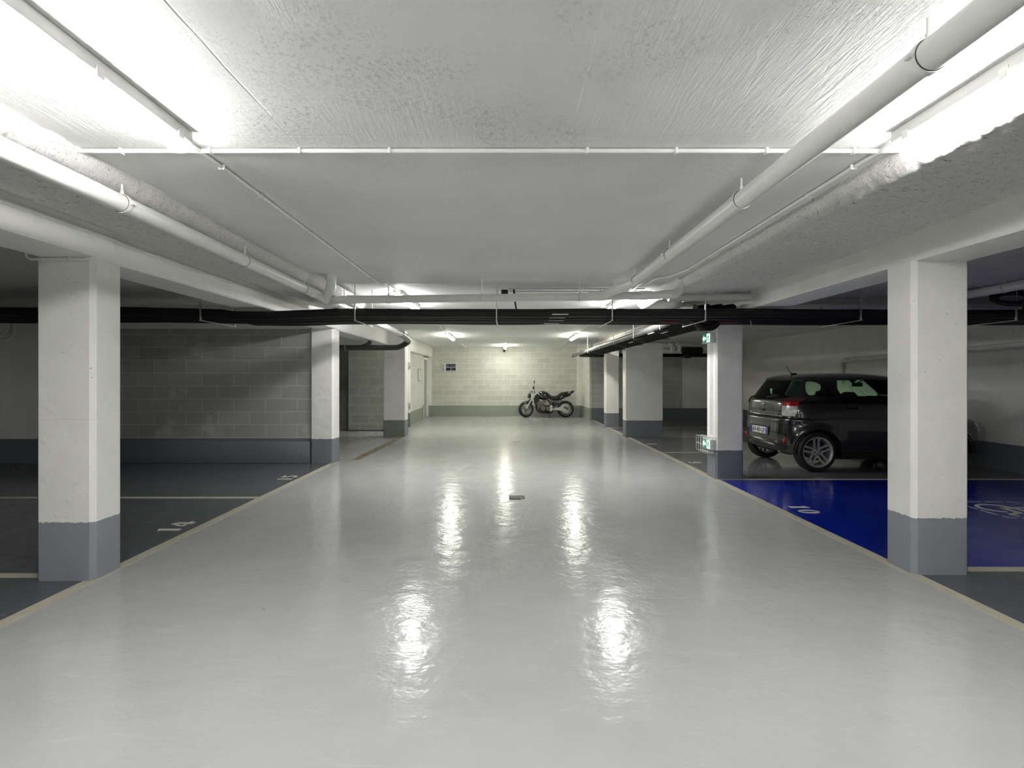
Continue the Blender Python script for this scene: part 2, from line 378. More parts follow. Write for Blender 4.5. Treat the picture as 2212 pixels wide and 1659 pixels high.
# ------------------------------------------------------------------ slabs, walls
struct(MB().box(-9.2, 7.8, -6.2, 6.2, 2.5, 2.75).build('ceiling', M['ceiling'], smooth=0), 'white painted concrete ceiling with shuttering marks', 'ceiling')
struct(MB().box(-9.2, 7.8, 6.2, 20.2, 2.56, 2.75).build('ceiling', M['ceiling'], smooth=0), 'smoother painted ceiling beyond the crossing pipe', 'ceiling')
struct(MB().box(-3.3, 2.95, 20.0, 20.2, 0, 2.56).build('wall_back', M['block_far'], smooth=0), 'painted block wall behind the motorcycle', 'wall')
M['plain_far'] = m_concrete('painted_render', pin=False, slate=SLATE_FAR)
struct(MB().bbox(-3.05, -2.80, 19.93, 20.0, 0, 2.56, 0.01).build('trim_1', M['plain_far']), 'rendered pier at the corner by the door', 'pier')
struct(MB().bbox(2.60, 2.80, 19.95, 20.0, 0, 2.56, 0.01).build('trim_2', M['plain_far']), 'rendered pier in the corner behind the motorcycle', 'pier')
struct(MB().box(2.79, 2.86, 18.14, 20.0, 0, 2.56).build('wall_right', M['block_side'], smooth=0), 'short block side wall beside the motorcycle', 'wall')
m = MB(); m.box(2.86, 5.93, 18.15, 18.3, 0, 2.56); struct(m.build('wall_bay_back', m_block('painted_blockwork_bay_end', 'x', 0.5, 0.2, (0.46,0.46,0.45), (0.72,0.72,0.69)), smooth=0), 'grey block wall at the far end of the stalls', 'wall')
struct(MB().box(5.93, 7.7, 18.13, 18.3, 0, 2.56).build('wall_bay_end', M['concrete'], smooth=0), 'plain concrete wall at the far end of the stalls', 'wall')
struct(MB().box(7.6, 7.8, -6, 18.3, 0, 2.56).build('wall_bay_right', M['concrete'], smooth=0), 'painted concrete wall beyond the black car', 'wall')
struct(MB().box(-7.0, -3.0, 8.9, 9.1, 0, 2.56).build('wall_bay_left', M['block_bay'], smooth=0), 'dim block wall at the end of stall 15', 'wall')
struct(MB().bbox(-7.0, -3.26, 8.86, 8.9, 0, 0.36, 0.01).build('baseboard_left', M['concrete']), 'slate painted plinth under the dim block wall', 'plinth')
struct(MB().box(-7.0, -3.26, 8.84, 8.9, 2.225, 2.5).build('trim_3', M['beam'], smooth=0), 'concrete lintel over the dim block wall', 'lintel')
struct(MB().box(-9.0, -7.0, 8.86, 9.1, 0, 2.56).build('wall_bay_concrete', M['concrete'], smooth=0), 'smooth concrete wall left of the near pillar', 'wall')
struct(MB().box(-9.2, -9.0, -6, 20.0, 0, 2.56).build('wall_left', M['concrete'], smooth=0), 'outer concrete wall of stalls 14 and 15', 'wall')
struct(MB().box(-9.2, 7.8, -6.2, -6.0, 0, 2.56).build('wall_front', M['concrete'], smooth=0), 'concrete wall closing the near end', 'wall')
struct(MB().box(-4.25, -2.9, 14.4, 14.6, 0.02, 2.56).build('wall_recess', M['block_raw'], smooth=0), 'bare unpainted block wall between the two pillars', 'wall')
struct(MB().box(-9.0, -4.25, 14.9, 15.1, 0, 2.56).build('wall_recess_shaded', M['block_shaded'], smooth=0), 'bare block wall beside the unpainted panel, shade painted into its colour', 'wall')
struct(MB().box(-3.1, -2.92, 14.6, 18.8, 0, 2.56).build('wall_aisle_left', M['block_side'], smooth=0), 'white block side wall leading to the door', 'wall')
struct(MB().bbox(-3.1, -2.76, 15.6, 19.93, 2.2, 2.56, 0.01).build('trim_4', M['beam']), 'white bulkhead above the door and side wall', 'bulkhead')
struct(MB().bbox(-2.90, -2.81, 15.55, 15.66, 0, 2.2, 0.008).build('trim_5', M['concrete']), 'slim white post at the end of the side wall', 'post')
# door recess
struct(MB().box(-3.35, -3.28, 18.7, 20.0, 0, 2.56).build('wall_door_recess', M['plain_far'], smooth=0), 'wall behind the door recess', 'wall')
d = thing('door_1', 'pale grey door beside the block end wall', 'door', (-3.0, 19.3, 0)); d['kind'] = 'structure'
MB().bbox(-3.03, -2.98, 18.88, 19.82, 0.01, 2.08, 0.004).build('door_leaf', plain('door_paint', (0.36,0.37,0.33), 0.4), d)
MB().bbox(-3.06, -2.91, 18.80, 18.88, 0, 2.14, 0.004).build('door_frame', M['beam'], d)
MB().bbox(-3.06, -2.91, 19.82, 19.92, 0, 2.14, 0.004).build('door_frame', M['beam'], d)
MB().bbox(-3.06, -2.91, 18.88, 19.82, 2.08, 2.16, 0.004).build('door_frame', M['beam'], d)
MB().tube([(-2.985,18.98,1.02),(-2.94,18.98,1.02),(-2.94,19.1,1.02)], 0.01, 8).build('door_handle', M['zinc'], d)
# ------------------------------------------------------------------ pillars and beams
def pillar(x0, x1, y0, y1, top, label, b=0.03, mat='pillar'):
    bm = bmesh.new(); bmesh.ops.create_cube(bm, size=1)
    for v in bm.verts: v.co = Vector(((x0+x1)/2+v.co.x*(x1-x0), (y0+y1)/2+v.co.y*(y1-y0), top/2+v.co.z*top))
    ed = [e for e in bm.edges if abs(e.verts[0].co.z-e.verts[1].co.z) > 0.5]
    bmesh.ops.bevel(bm, geom=ed, offset=b, segments=1, affect='EDGES')
    m = MB(); m.bm(bm)
    if b >= 0.03:  # pour joint
        pass
    o = m.build('pillar', M[mat], smooth=0, loc=((x0+x1)/2, (y0+y1)/2, 0)); return struct(o, label, 'pillar')
pillar(-3.27, -2.86, 3.715, 4.0, 2.24, 'near white pillar with slate base at the corner of stall 14', mat='pillar_near')
pillar(-3.25, -2.86, 8.86, 9.19, 2.24, 'white pillar with slate base at the end of stall 15')
pillar(-2.97, -2.45, 12.9, 13.3, 2.24, 'white pillar with slate base beside the bare block wall', 0.015, 'concrete_far')
pillar(2.90, 3.31, 3.83, 4.12, 2.25, 'near white pillar with slate base in front of the black car', mat='pillar_near')
pillar(2.90, 3.285, 7.45, 7.80, 2.25, 'white pillar carrying the two green exit signs', 0.025)
pillar(2.83, 3.72, 12.79, 13.13, 2.25, 'wide white pillar with slate base', 0.015)
pillar(2.85, 3.235, 15.47, 15.80, 2.25, 'slim pillar beyond the wide white pillar', 0.015)
def beam(x0, x1, y0, y1, z0, z1, label):
    return struct(MB().bbox(x0, x1, y0, y1, z0, z1, 0.012, 1).build('beam', M['beam']), label, 'beam')
beam(-3.21, -2.81, -6, 3.85, 2.235, 2.5, 'downstand beam over the near end of stall 14')
beam(-3.21, -2.835, 3.85, 9.0, 2.23, 2.5, 'downstand beam between the pillars of stalls 14 and 15')
beam(-3.21, -2.835, 9.0, 13.0, 2.21, 2.56, 'downstand beam beyond stall 15')
beam(-9.0, -2.46, 12.92, 13.28, 2.205, 2.56, 'cross beam over the bare block wall')
beam(2.905, 3.30, -6, 7.6, 2.24, 2.5, 'downstand beam over the blue stall')
beam(2.905, 3.28, 7.6, 18.15, 2.24, 2.56, 'downstand beam over the far pillars')
# ------------------------------------------------------------------ sprayed insulation
def flock_strip(prof, y0, y1, dy, label, amp=0.010):
    pr = []
    for i in range(len(prof)-1):
        a, b = prof[i], prof[i+1]; L = math.hypot(b[0]-a[0], b[1]-a[1]); n = max(1, int(L/0.022))
        for k in range(n): pr.append((a[0]+(b[0]-a[0])*k/n, a[1]+(b[1]-a[1])*k/n))
    pr.append(prof[-1]); ny = int((y1-y0)/dy); vs = []; fs = []; W = len(pr)
    for j in range(ny+1):
        y = y0+(y1-y0)*j/ny
        for i, (x, z) in enumerate(pr):
            e = 1.0 if 0 < i < W-1 else 0.25
            p = Vector((x, y, z)); q = Vector((x*16, y*32, z*24))
            dx = noise.noise(q)*amp*1.4*e; dz = (noise.noise(q+Vector((9,3,1)))*amp + noise.noise(q*2.7)*amp*0.6 - amp*0.3)*e
            edge = noise.noise(Vector((x*3, y*6, 4)))*0.010*e
            vs.append((x+dx+edge*(1 if x > 0 else -1)*(1 if i < W*0.3 else 0), y+noise.noise(q+Vector((1,7,5)))*amp*e, z+dz))
    for j in range(ny):
        for i in range(W-1): fs.append([j*W+i, j*W+i+1, (j+1)*W+i+1, (j+1)*W+i])
    m = MB(); m.add(vs, fs); o = m.build('ceiling_insulation', M['flock'], smooth=80); return struct(o, label, 'insulation')
flock_strip([(1.86,2.52),(1.88,2.45),(1.93,2.395),(2.15,2.39),(2.55,2.415),(2.92,2.45)], -1.2, 7.7, 0.024, 'rough sprayed insulation beside the big white pipe')
flock_strip([(-2.03,2.52),(-2.03,2.45),(-2.07,2.40),(-2.3,2.395),(-2.6,2.41),(-2.84,2.455)], -1.2, 7.7, 0.024, 'rough sprayed insulation above stall 14 side pipe')
def flock_flat(x0, x1, y0, y1, z0, z1, label, s=0.07):
    m = MB(); nx = int((x1-x0)/s); ny = int((y1-y0)/s); vs = []; fs = []
    for j in range(ny+1):
        for i in range(nx+1):
            x = x0+(x1-x0)*i/nx; y = y0+(y1-y0)*j/ny; z = z0+noise.noise(Vector((x*4, y*8, 0)))*0.012
            vs.append((x, y, z if 0 < i < nx and 0 < j < ny else z1))
    for j in range(ny):
        for i in range(nx): a = j*(nx+1)+i; fs.append([a, a+1, a+nx+2, a+nx+1])
    m.add(vs, fs); return struct(m.build('ceiling_insulation', M['flock_bay'], smooth=80), label, 'insulation')
flock_flat(-9, -3.2, -6, 8.86, 2.44, 2.5, 'dark sprayed insulation over stalls 14 and 15')
flock_flat(3.29, 7.6, -6, 7.05, 2.44, 2.5, 'dark sprayed insulation over the blue stall')
struct(MB().bbox(-9, -3.2, 7.6, 8.0, 2.34, 2.5, 0.02).build('beam', M['flock_bay']), 'flocked cross beam over stall 15', 'beam')
struct(MB().bbox(3.29, 7.6, 6.95, 7.3, 2.36, 2.54, 0.02).build('beam', M['flock_bay']), 'flocked cross beam behind the blue stall', 'beam')
struct(MB().bbox(3.29, 7.6, 7.3, 7.5, 2.28, 2.56, 0.01).build('beam', M['beam']), 'thin painted cross beam behind the flocked one', 'beam')
# ------------------------------------------------------------------ tube luminaires
def lamp_profile(w, h, n=7):
    # U shaped section hanging under z = 0 : from left top, round the bottom, to right top
    pts = [(-w/2, 0.0)]
    for k in range(n+1):
        a = PI + PI*k/n; pts.append((math.cos(a)*w/2, -0.012 + math.sin(a)*(h-0.012)))
    pts.append((w/2, 0.0)); return pts
E_NEAR = emit('lit_diffuser', LAMP_NEAR, LAMP_POWER); E_FAR = emit('lit_diffuser_warm', LAMP_FAR, LAMP_POWER*0.85)
def luminaire(label, x, y0, L, z, em):
    t = thing('tube_luminaire', label, 'ceiling light', (x, y0, z), 0, 'tube luminaires on the ceiling')
    MB().bbox(-0.052, 0.052, 0.004, L-0.004, -0.056, 0.0, 0.010, 3).build('housing', M['tray'], t, world=False)
    pr = lamp_profile(0.090, 0.056); m = MB(); rows = []
    ys = [(0.0, 0.72), (0.012, 0.9), (0.03, 1.0), (L-0.03, 1.0), (L-0.012, 0.9), (L, 0.72)]
    for y, s in ys: rows.append([(a*s, y, -0.054+b*s*0.85) for a, b in pr])
    W = len(pr); m.add([p for r in rows for p in r], [[j*W+i, j*W+i+1, (j+1)*W+i+1, (j+1)*W+i] for j in range(len(ys)-1) for i in range(W-1)] + [list(range(W)), [5*W+i for i in range(W)][::-1]])
    m.build('diffuser', em, t, world=False, smooth=50)
    for k in range(4):
        yy = 0.1 + (L-0.2)*k/3
        for sx in (-1, 1): MB().bbox(sx*0.0535-0.004, sx*0.0535+0.004, yy-0.018, yy+0.018, -0.070, -0.030, 0.002).build('clip', M['white_plastic'], t, world=False)
    MB().tube([(0, L-0.005, -0.035), (0, L+0.03, -0.03), (0, L+0.06, -0.015)], 0.011, 10).build('cable_gland', M['white_plastic'], t, world=False)
    return t
LZ = 2.5
luminaire('nearest tube light over the stall 14 side, above the white pillar', -1.45, 0.83, 1.57, LZ, E_NEAR)
luminaire('nearest tube light beside the big white pipe', 1.76, 0.83, 1.57, LZ, E_NEAR)
luminaire('tube light just past the crossing pipe, on the stall 15 side', -1.43, 7.0, 1.57, 2.56, E_NEAR)
luminaire('tube light just past the crossing pipe, on the car side', 1.63, 7.0, 1.57, 2.56, E_NEAR)
luminaire('small looking distant tube light on the door side', -1.50, 13.5, 1.57, 2.56, E_FAR)
luminaire('small looking distant tube light beside the lagged pipes', 1.80, 13.5, 1.57, 2.56, E_FAR)
luminaire('furthest tube light, end-on above the end wall', -0.06, 17.85, 1.57, 2.56, E_FAR)
luminaire('unseen tube light added behind the camera on the stall 14 side', -1.45, -5.3, 1.57, LZ, E_NEAR)  # out of view pair, added to light the foreground from behind
luminaire('unseen tube light added behind the camera on the blue stall side', 1.76, -5.3, 1.57, LZ, E_NEAR)
# ------------------------------------------------------------------ conduits
CL = MB().bbox(-0.016, 0.016, -0.007, 0.007, -0.014, 0.014, 0.003)
CL = CL.build('conduit_clip', M['conduit'])
clip_me = CL.data; bpy.data.objects.remove(CL)
def conduit(label, pts, r=0.0105, clips=(), rot=0.0, bend=0.05, group=None, mat='conduit'):
    t = thing('conduit', label, 'conduit', pts[0], 0, group)
    MB().tube(rpath(pts, bend), r, 10).build('tube', M[mat], t)
    for c in clips:
        o = bpy.data.objects.new('clip', clip_me); C.objects.link(o); o.parent = t
        o.location = Vector(c) - Vector(pts[0]); o.rotation_euler = (0, 0, rot)
    return t
zc = 2.484
conduit('white conduit crossing the ceiling between the two nearest tube lights', [(-2.04, 2.557, zc), (1.86, 2.557, zc)], clips=[((p-VX)*2.557/F, 2.557, zc-0.001) for p in (262,455,648,842,1268,1460,1655,1843)], rot=PI/2)
conduit('white conduit running from the near light on the stall 14 side', [(-1.45, 2.44, 2.47), (-1.46, 2.52, zc), (-1.46, 6.18, zc)], clips=[(-1.46, 2.75+0.43*k, zc-0.001) for k in range(8)])
conduit('white conduit beside the sprayed insulation on the car side', [(1.76, 2.44, 2.47), (1.775, 2.6, zc), (1.80, 5.3, zc), (1.72, 5.75, zc), (1.62, 5.8, zc), (1.60, 6.18, zc)], clips=[(1.775+0.009*k, 2.75+0.43*k, zc-0.001) for k in range(7)])
z2 = 2.545
conduit('conduit feeding the far lights on the door side', [(-1.47, 6.24, z2), (-1.43, 6.99, z2)], clips=[(-1.465, 6.35, z2-0.001)])
conduit('conduit between the far lights on the door side', [(-1.43, 8.62, z2), (-1.50, 13.5, z2)], clips=[(-1.44, 9.1+0.8*k, z2-0.001) for k in range(5)])
conduit('conduit from the distant door side light to the end wall', [(-1.50, 15.12, z2), (-1.50, 19.98, z2)], clips=[(-1.50, 15.8+1.1*k, z2-0.001) for k in range(4)])
conduit('conduit feeding the far lights on the car side', [(1.60, 6.24, z2), (1.63, 6.99, z2)])
conduit('conduit between the far lights on the car side', [(1.63, 8.62, z2), (1.80, 13.5, z2)], clips=[(1.65+0.027*k, 9.1+0.8*k, z2-0.001) for k in range(5)])
conduit('conduit from the distant car side light to the end wall', [(1.80, 15.12, z2), (1.95, 19.98, z2)])
conduit('twin conduit run towards the motion sensor', [(0.03, 7.05, z2), (2.3, 7.05, z2)], clips=[(0.4+0.52*k, 7.05, z2-0.001) for k in range(3)], rot=PI/2)
conduit('lower conduit of the run towards the motion sensor', [(0.03, 6.82, z2), (1.75, 6.82, z2)])
conduit('white conduit along the beam over the near part of stall 14', [(-2.797, -0.5, 2.388), (-2.797, 3.84, 2.388), (-2.822, 3.97, 2.388), (-2.822, 8.85, 2.388)], r=0.012, clips=[])
conduit('short conduit bent round the top of the near pillar by stall 14', [(-3.30, 3.69, 2.30), (-3.30, 3.69, 2.222), (-2.90, 3.69, 2.222), (-2.84, 3.69, 2.235), (-2.84, 3.72, 2.28)], r=0.010, bend=0.05, clips=[(-3.18,3.695,2.222),(-3.0,3.695,2.222)], rot=PI/2)
for k, xx in enumerate((7.56, 7.64)):
    pass
conduit('vertical conduit up to the upper exit sign', [(2.878, 7.60, 0.60), (2.878, 7.60, 1.90)], r=0.009, clips=[(2.89, 7.60, z) for z in (0.95, 1.3, 1.7)])
conduit('second vertical conduit beside the exit sign conduit', [(2.880, 7.55, 0.60), (2.880, 7.55, 1.90)], r=0.007)
conduit('conduit rising from the exit sign to the ceiling', [(2.885, 7.47, 2.06), (2.885, 7.47, 2.54)], r=0.010)
conduit('second conduit rising to the ceiling above the exit sign', [(2.885, 7.52, 2.06), (2.885, 7.52, 2.54)], r=0.010)
for k in range(3):
    conduit(('upper', 'middle', 'lower')[k] + ' thin conduit running along the beam over the far pillars', [(2.885, 8.0, 2.50-0.05*k), (2.885, 18.0, 2.50-0.05*k)], r=0.008, group='thin conduits along the far beam')
for k in range(3):
    conduit(('upper', 'middle', 'lower')[k] + ' thin conduit on the bulkhead above the door', [(-2.745, 13.4, 2.53-0.045*k), (-2.745, 19.9, 2.53-0.045*k)], r=0.010, group='thin conduits on the bulkhead')
conduit('conduit elbow high on the smooth wall behind the near pillar', [(-8.98, 8.84, 2.03), (-8.25, 8.84, 2.03), (-8.1, 8.84, 2.10), (-8.1, 8.84, 2.3)], r=0.03, bend=0.12)
conduit('second conduit elbow high on the smooth wall behind the near pillar', [(-8.98, 8.83, 2.12), (-8.3, 8.83, 2.12), (-8.2, 8.83, 2.2), (-8.2, 8.83, 2.3)], r=0.022, bend=0.12)
# ------------------------------------------------------------------ drain pipes
def clamp(parent, c, axis, r, ztop, name='pipe_clamp', rod=True, mat='pvc'):
    c = Vector(c); a = Vector(axis).normalized()
    m = MB(); Mx = Matrix.Translation(c) @ a.to_track_quat('Z', 'Y').to_matrix().to_4x4()
    m.lathe([(r+0.0005,-0.013),(r+0.005,-0.013),(r+0.0055,-0.009),(r+0.0055,0.009),(r+0.005,0.013),(r+0.0005,0.013)], 28, Mx)
    side = a.cross(Vector((0,0,1))).normalized()
    for s in (1, -1):
        p = c + side*s*(r+0.010); m.bbox(p.x-0.010, p.x+0.010, p.y-0.012, p.y+0.012, p.z-0.007, p.z+0.007, 0.002)
    o = m.build(name, M[mat], parent)
    Mb = MB(); Mb.torus(c - a*0.0135, r+0.001, 0.0016, a, 28, 6); Mb.build('rubber_gasket', M['darkline'], o)
    if rod:
        MB().tube([c+Vector((0,0,r+0.002)), (c.x, c.y, ztop)], 0.0055, 8).tube([c+Vector((0,0,r)), c+Vector((0,0,r+0.022))], 0.009, 8).build('hanger_rod', M[mat], o)
    return o
def ring(m, c, axis, r, L=0.03, e=0.004):
    a = Vector(axis).normalized(); m.tube([Vector(c)-a*L/2, Vector(c)+a*L/2], r+e, 24)
# big pipe on the car side
RP = 0.0486
t = thing('drain_pipe', 'big white drain pipe running overhead towards the crossing pipe', 'pipe', (1.284, -1, 2.385))
m = MB(); m.tube(rpath([(1.284,-1.2,2.387),(1.29,5.45,2.375),(1.06,5.86,2.315),(0.9,5.9,2.307)], 0.09), RP, 28)
m.tube([(1.285,5.40,2.376),(1.29,5.46,2.375)], RP+0.003, 28); m.build('pipe', M['pvc'], t)
for y in (1.64, 2.947, 4.25, 5.35): clamp(t, (1.287, y, 2.382), (0,1,0), RP, 2.5)
# pipe on the stall 14 side
RL = 0.045
t = thing('drain_pipe', 'white drain pipe under the sprayed insulation by stall 14', 'pipe', (-2.0, -1, 2.31))
m = MB(); m.tube(rpath([(-2.0,-1.2,2.315),(-2.0,2.6,2.31),(-2.0,5.72,2.285),(-2.0,5.95,2.275)], 0.05), RL, 28)
m.tube([(-2.0,5.5,2.287),(-2.0,5.6,2.286)], RL+0.004, 28); m.build('pipe', M['pvc'], t)
for y in (2.79, 4.1, 5.3): clamp(t, (-2.0, y, 2.31-0.008*(y-2.6)), (0,1,0), RL, 2.41)
m = MB(); m.tube(rpath([(-1.86,5.68,2.52),(-1.86,5.68,2.36),(-1.94,5.78,2.30),(-2.0,5.9,2.277)], 0.08), 0.052, 24); ring(m, (-1.86,5.68,2.46), (0,0,1), 0.052, 0.03); m.build('drop_pipe', M['pvc'], t)
t2 = thing('drain_pipe', 'white drain pipe continuing past the crossing pipe on the door side', 'pipe', (-2.0, 6, 2.27))
m = MB(); m.tube([(-2.0,5.98,2.275),(-2.0,6.12,2.27),(-2.0,10.15,2.245)], 0.05, 24); ring(m, (-2.0,6.15,2.27), (0,1,0), 0.05, 0.06); ring(m, (-2.0,9.5,2.25), (0,1,0), 0.05, 0.05); m.build('pipe', M['pvc'], t2)
m = MB(); m.tube([(-2.0,10.15,2.245),(-2.03,10.75,2.235)], 0.058, 24); ring(m, (-2.03,10.72,2.235), (0,1,0), 0.058, 0.05); m.tube([(-2.03,10.75,2.235),(-2.09,11.35,2.22)], 0.062, 24); m.build('grey_coupling', M['pvc_grey'], t2)
for y in (6.6, 8.6): clamp(t2, (-2.0, y, 2.26), (0,1,0), 0.05, 2.5)
t3 = thing('drain_pipe', 'dark grey drain pipe turning off below the beam by the bare block wall', 'pipe', (-2.09, 11.4, 2.2))
m = MB(); m.tube(rpath([(-2.09,11.33,2.22),(-2.10,11.42,2.18),(-2.3,11.5,2.065),(-3.6,11.52,2.065)], 0.12, 8), 0.058, 24); m.tube(rpath([(-3.15,11.52,2.07),(-2.98,11.56,2.14),(-2.95,11.58,2.20)], 0.06), 0.045, 16); m.build('pipe', M['pvc_dark'], t3)
m = MB(); ring(m, (-3.46,11.52,2.065), (1,0,0), 0.058, 0.03, 0.01); m.tube([(-3.46,11.52,2.12),(-3.46,11.52,2.56)], 0.006, 8); m.build('pipe_clamp', M['zinc'], t3)
m = MB(); m.tube([(-3.6,11.52,2.065),(-5.5,11.52,2.08)], 0.056, 20); m.build('pipe', M['pvc_dark'], t3)
# crossing pipe
RT = 0.043
t = thing('drain_pipe', 'white drain pipe crossing the aisle above the black lagged pipes', 'pipe', (-1.8, 5.95, 2.27))
m = MB(); m.tube(rpath([(-2.0,6.02,2.262),(-1.86,5.92,2.268),(-1.7,5.9,2.268),(0.9,5.9,2.30),(1.10,5.9,2.306),(1.62,5.9,2.315),(1.80,5.86,2.33)], 0.06), RT, 24)
ring(m, (-1.70,5.9,2.268), (1,0,0), RT, 0.10, 0.007); ring(m, (1.02,5.9,2.305), (1,0,0), RT, 0.10, 0.006); ring(m, (1.5,5.9,2.314), (1,0,0), RT, 0.08, 0.005)
m.build('pipe', M['pvc'], t)
for x in (-1.30, -0.275, 0.80): clamp(t, (x, 5.9, 2.268+0.012*(x+1.7)), (1,0,0), RT, 2.5)
m = MB(); m.tube(rpath([(1.70,5.9,2.32),(1.90,5.88,2.33),(1.90,5.86,2.54)], 0.10, 8), 0.05, 24); ring(m, (1.90,5.86,2.47), (0,0,1), 0.05, 0.035, 0.006); m.build('drop_pipe', M['pvc'], t)
t = thing('drain_pipe', 'short painted pipe against the beam by the exit sign pillar', 'pipe', (1.95, 6.42, 2.37))
m = MB(); m.tube([(1.93,6.42,2.372),(2.91,6.42,2.372)], 0.048, 24); ring(m, (2.12,6.42,2.372), (1,0,0), 0.048, 0.03, 0.005); m.build('pipe', M['pvc'], t)
# wall pipe by the car
t = thing('wall_pipe', 'painted pipe with elbow on the wall behind the black car', 'pipe', (7.5, 10, 1.8))
m = MB(); m.tube(rpath([(7.53,6.2,1.93),(7.53,12.1,1.80),(7.53,12.1,1.3)], 0.14, 8), 0.05, 20); ring(m, (7.53,7.9,1.892), (0,1,0), 0.05, 0.05, 0.006); ring(m, (7.53,11.8,1.806), (0,1,0), 0.05, 0.04, 0.005); ring(m, (7.53,12.1,1.62), (0,0,1), 0.05, 0.04, 0.005); m.build('pipe', M['pvc'], t)
MB().bbox(7.53,7.6,8.0,8.03,1.84,1.94,0.004).build('pipe_bracket', M['zinc'], t)
MB().bbox(7.53,7.6,11.0,11.03,1.78,1.88,0.004).build('pipe_bracket', M['zinc'], t)
t = thing('drain_pipe', 'painted pipe under the dark insulation above the blue stall', 'pipe', (5.33, 0, 2.37))
m = MB(); m.tube([(5.33,-1,2.372),(5.33,6.95,2.372)], 0.05, 20); m.build('pipe', M['pvc'], t)
clamp(t, (5.33, 5.75, 2.372), (0,1,0), 0.05, 2.44)
# ------------------------------------------------------------------ black lagged pipes across the aisle
def wob(x, s, a): return a*(noise.noise(Vector((x*0.8, s*3.1, 0.5))) + 0.4*noise.noise(Vector((x*2.3, s*1.7, 2))))
def lag(label, y, r, z, s, group):
    pts = []; x = -8.98
    while x <= 7.55:
        k = max(0, min(1, (-x-2.0)/1.2)); k2 = max(0, min(1, (x-2.4)/1.5))
        zz = z + wob(x, s, 0.012) - 0.022*math.exp(-((x+2.9)/0.7)**2) + 0.02*(k if x < -3.3 else 0) - 0.008*k2
        yy = y + wob(x+20, s, 0.02); pts.append((x, yy, zz)); x += 0.12
    m = MB(); m.tube(pts, r, 16); o = m.build('lagged_pipe', M['rubber'], smooth=60, loc=(0, y, z)); LAG.append(o); return tag(o, label, 'pipe', group)
LAG = []; LONG = []; gl = 'black lagged pipes crossing the aisle'
lag('nearest and highest black foam lagged pipe crossing the aisle', 6.30, 0.052, 2.165, 1, gl)
lag('second black lagged pipe crossing the aisle, just behind the highest', 6.45, 0.040, 2.145, 2, gl)
lag('third black lagged pipe of the crossing bundle', 6.60, 0.043, 2.14, 3, gl)
lag('fourth black lagged pipe of the crossing bundle', 6.76, 0.043, 2.142, 4, gl)
lag('rearmost and lowest looking lagged pipe crossing the aisle', 6.92, 0.050, 2.145, 5, gl)
def hanger(x, label, zr=2.078):
    t = thing('pipe_hanger', label, 'pipe hanger', (x, 6.6, zr), 0, 'hangers of the crossing pipes')
    MB().bbox(x-0.007, x+0.007, 6.2, 7.04, zr-0.008, zr+0.004, 0.002).build('channel', M['zinc'], t)
    for y in (6.215, 7.01): MB().tube([(x, y, zr), (x, y, 2.56)], 0.005, 8).build('hanger_rod', M['rod'], t)
    m = MB(); m.bbox(x-0.006, x+0.006, 6.21, 6.235, zr, 2.235, 0.002).bbox(x-0.010, x+0.010, 6.205, 6.225, 2.235, 2.26, 0.003)
    m.build('strap', M['zinc'], t); return t
hanger(-3.55, 'steel hanger of the crossing pipes near stall 15'); hanger(-1.76, 'steel hanger below the big pipe elbow on the door side')
hanger(-0.12, 'middle steel hanger of the crossing pipes'); hanger(1.22, 'steel hanger where the big white pipe meets the crossing pipes')
hanger(2.3, 'steel hanger beside the pipe elbows', 2.078); hanger(4.1, 'steel hanger of the crossing pipes above the black car')
hanger(5.9, 'steel hanger of the crossing pipes beside the black hose coil')
for i, (x, y, z, mt) in enumerate(((0.62,6.25,2.149,'label_white'),(0.60,6.412,2.128,'label_white'),(0.60,6.565,2.112,'label_white'),(0.57,6.87,2.104,'label_white'))):
    m = MB(); m.bbox(x-0.095, x+0.095, y-0.006, y+0.004, z-0.006, z+0.004, 0.001); m.build('identification_label', M[mt], LAG[(0,1,2,4)[i]])
for x, y, z, L in ((2.0,6.60,2.096,0.12),(2.35,6.60,2.096,0.1),(2.72,6.60,2.096,0.12)): MB().bbox(x-L, x+L, y-0.012, y+0.004, z-0.007, z-0.002, 0.001).build('red_band', M['label_red'], LAG[2])
# longitudinal bundle
gl2 = 'lagged pipes running along the far pillars'
names = ['pale grey outermost pipe of the bundle leading to the end wall', 'second black pipe of the bundle leading to the end wall', 'third black pipe of the bundle leading to the end wall', 'black pipe nearest the far pillars in the long bundle']
for k in range(4):
    x = 2.24 + 0.155*k; z = 2.17 - 0.008*k
    pts = rpath([(x+0.08, 6.60, 2.262), (x, 6.75, 2.264), (x, 7.05, 2.262), (x, 7.35, z+0.02), (x, 7.8, z), (x, 17.62-0.16*k-0.15, z)] + ([(x, 17.62-0.16*k, z), (7.5, 17.62-0.16*k, z)] if k else [(x-0.05, 17.75, z), (x-0.06, 17.8, z-0.03)]), 0.14, 6)
    t = thing('lagged_pipe', names[k], 'pipe', (x, 7, z), 0, gl2); LONG.append(t)
    m = MB(); m.tube(pts, 0.057 if k else 0.05, 18); m.build('pipe', M['rubber_long'] if k else plain('grey_foil_lagging', (0.20,0.197,0.195), 0.4), t)
    m = MB()
    for j in range(6):
        y = 8.1+1.6*j+0.25*k; m.torus((x, y, z), 0.058 if k else 0.051, 0.0022, (0.15, 1, 0), 20, 6)
    m.build('binding_tape', M['zinc'] if k else M['darkline'], t)
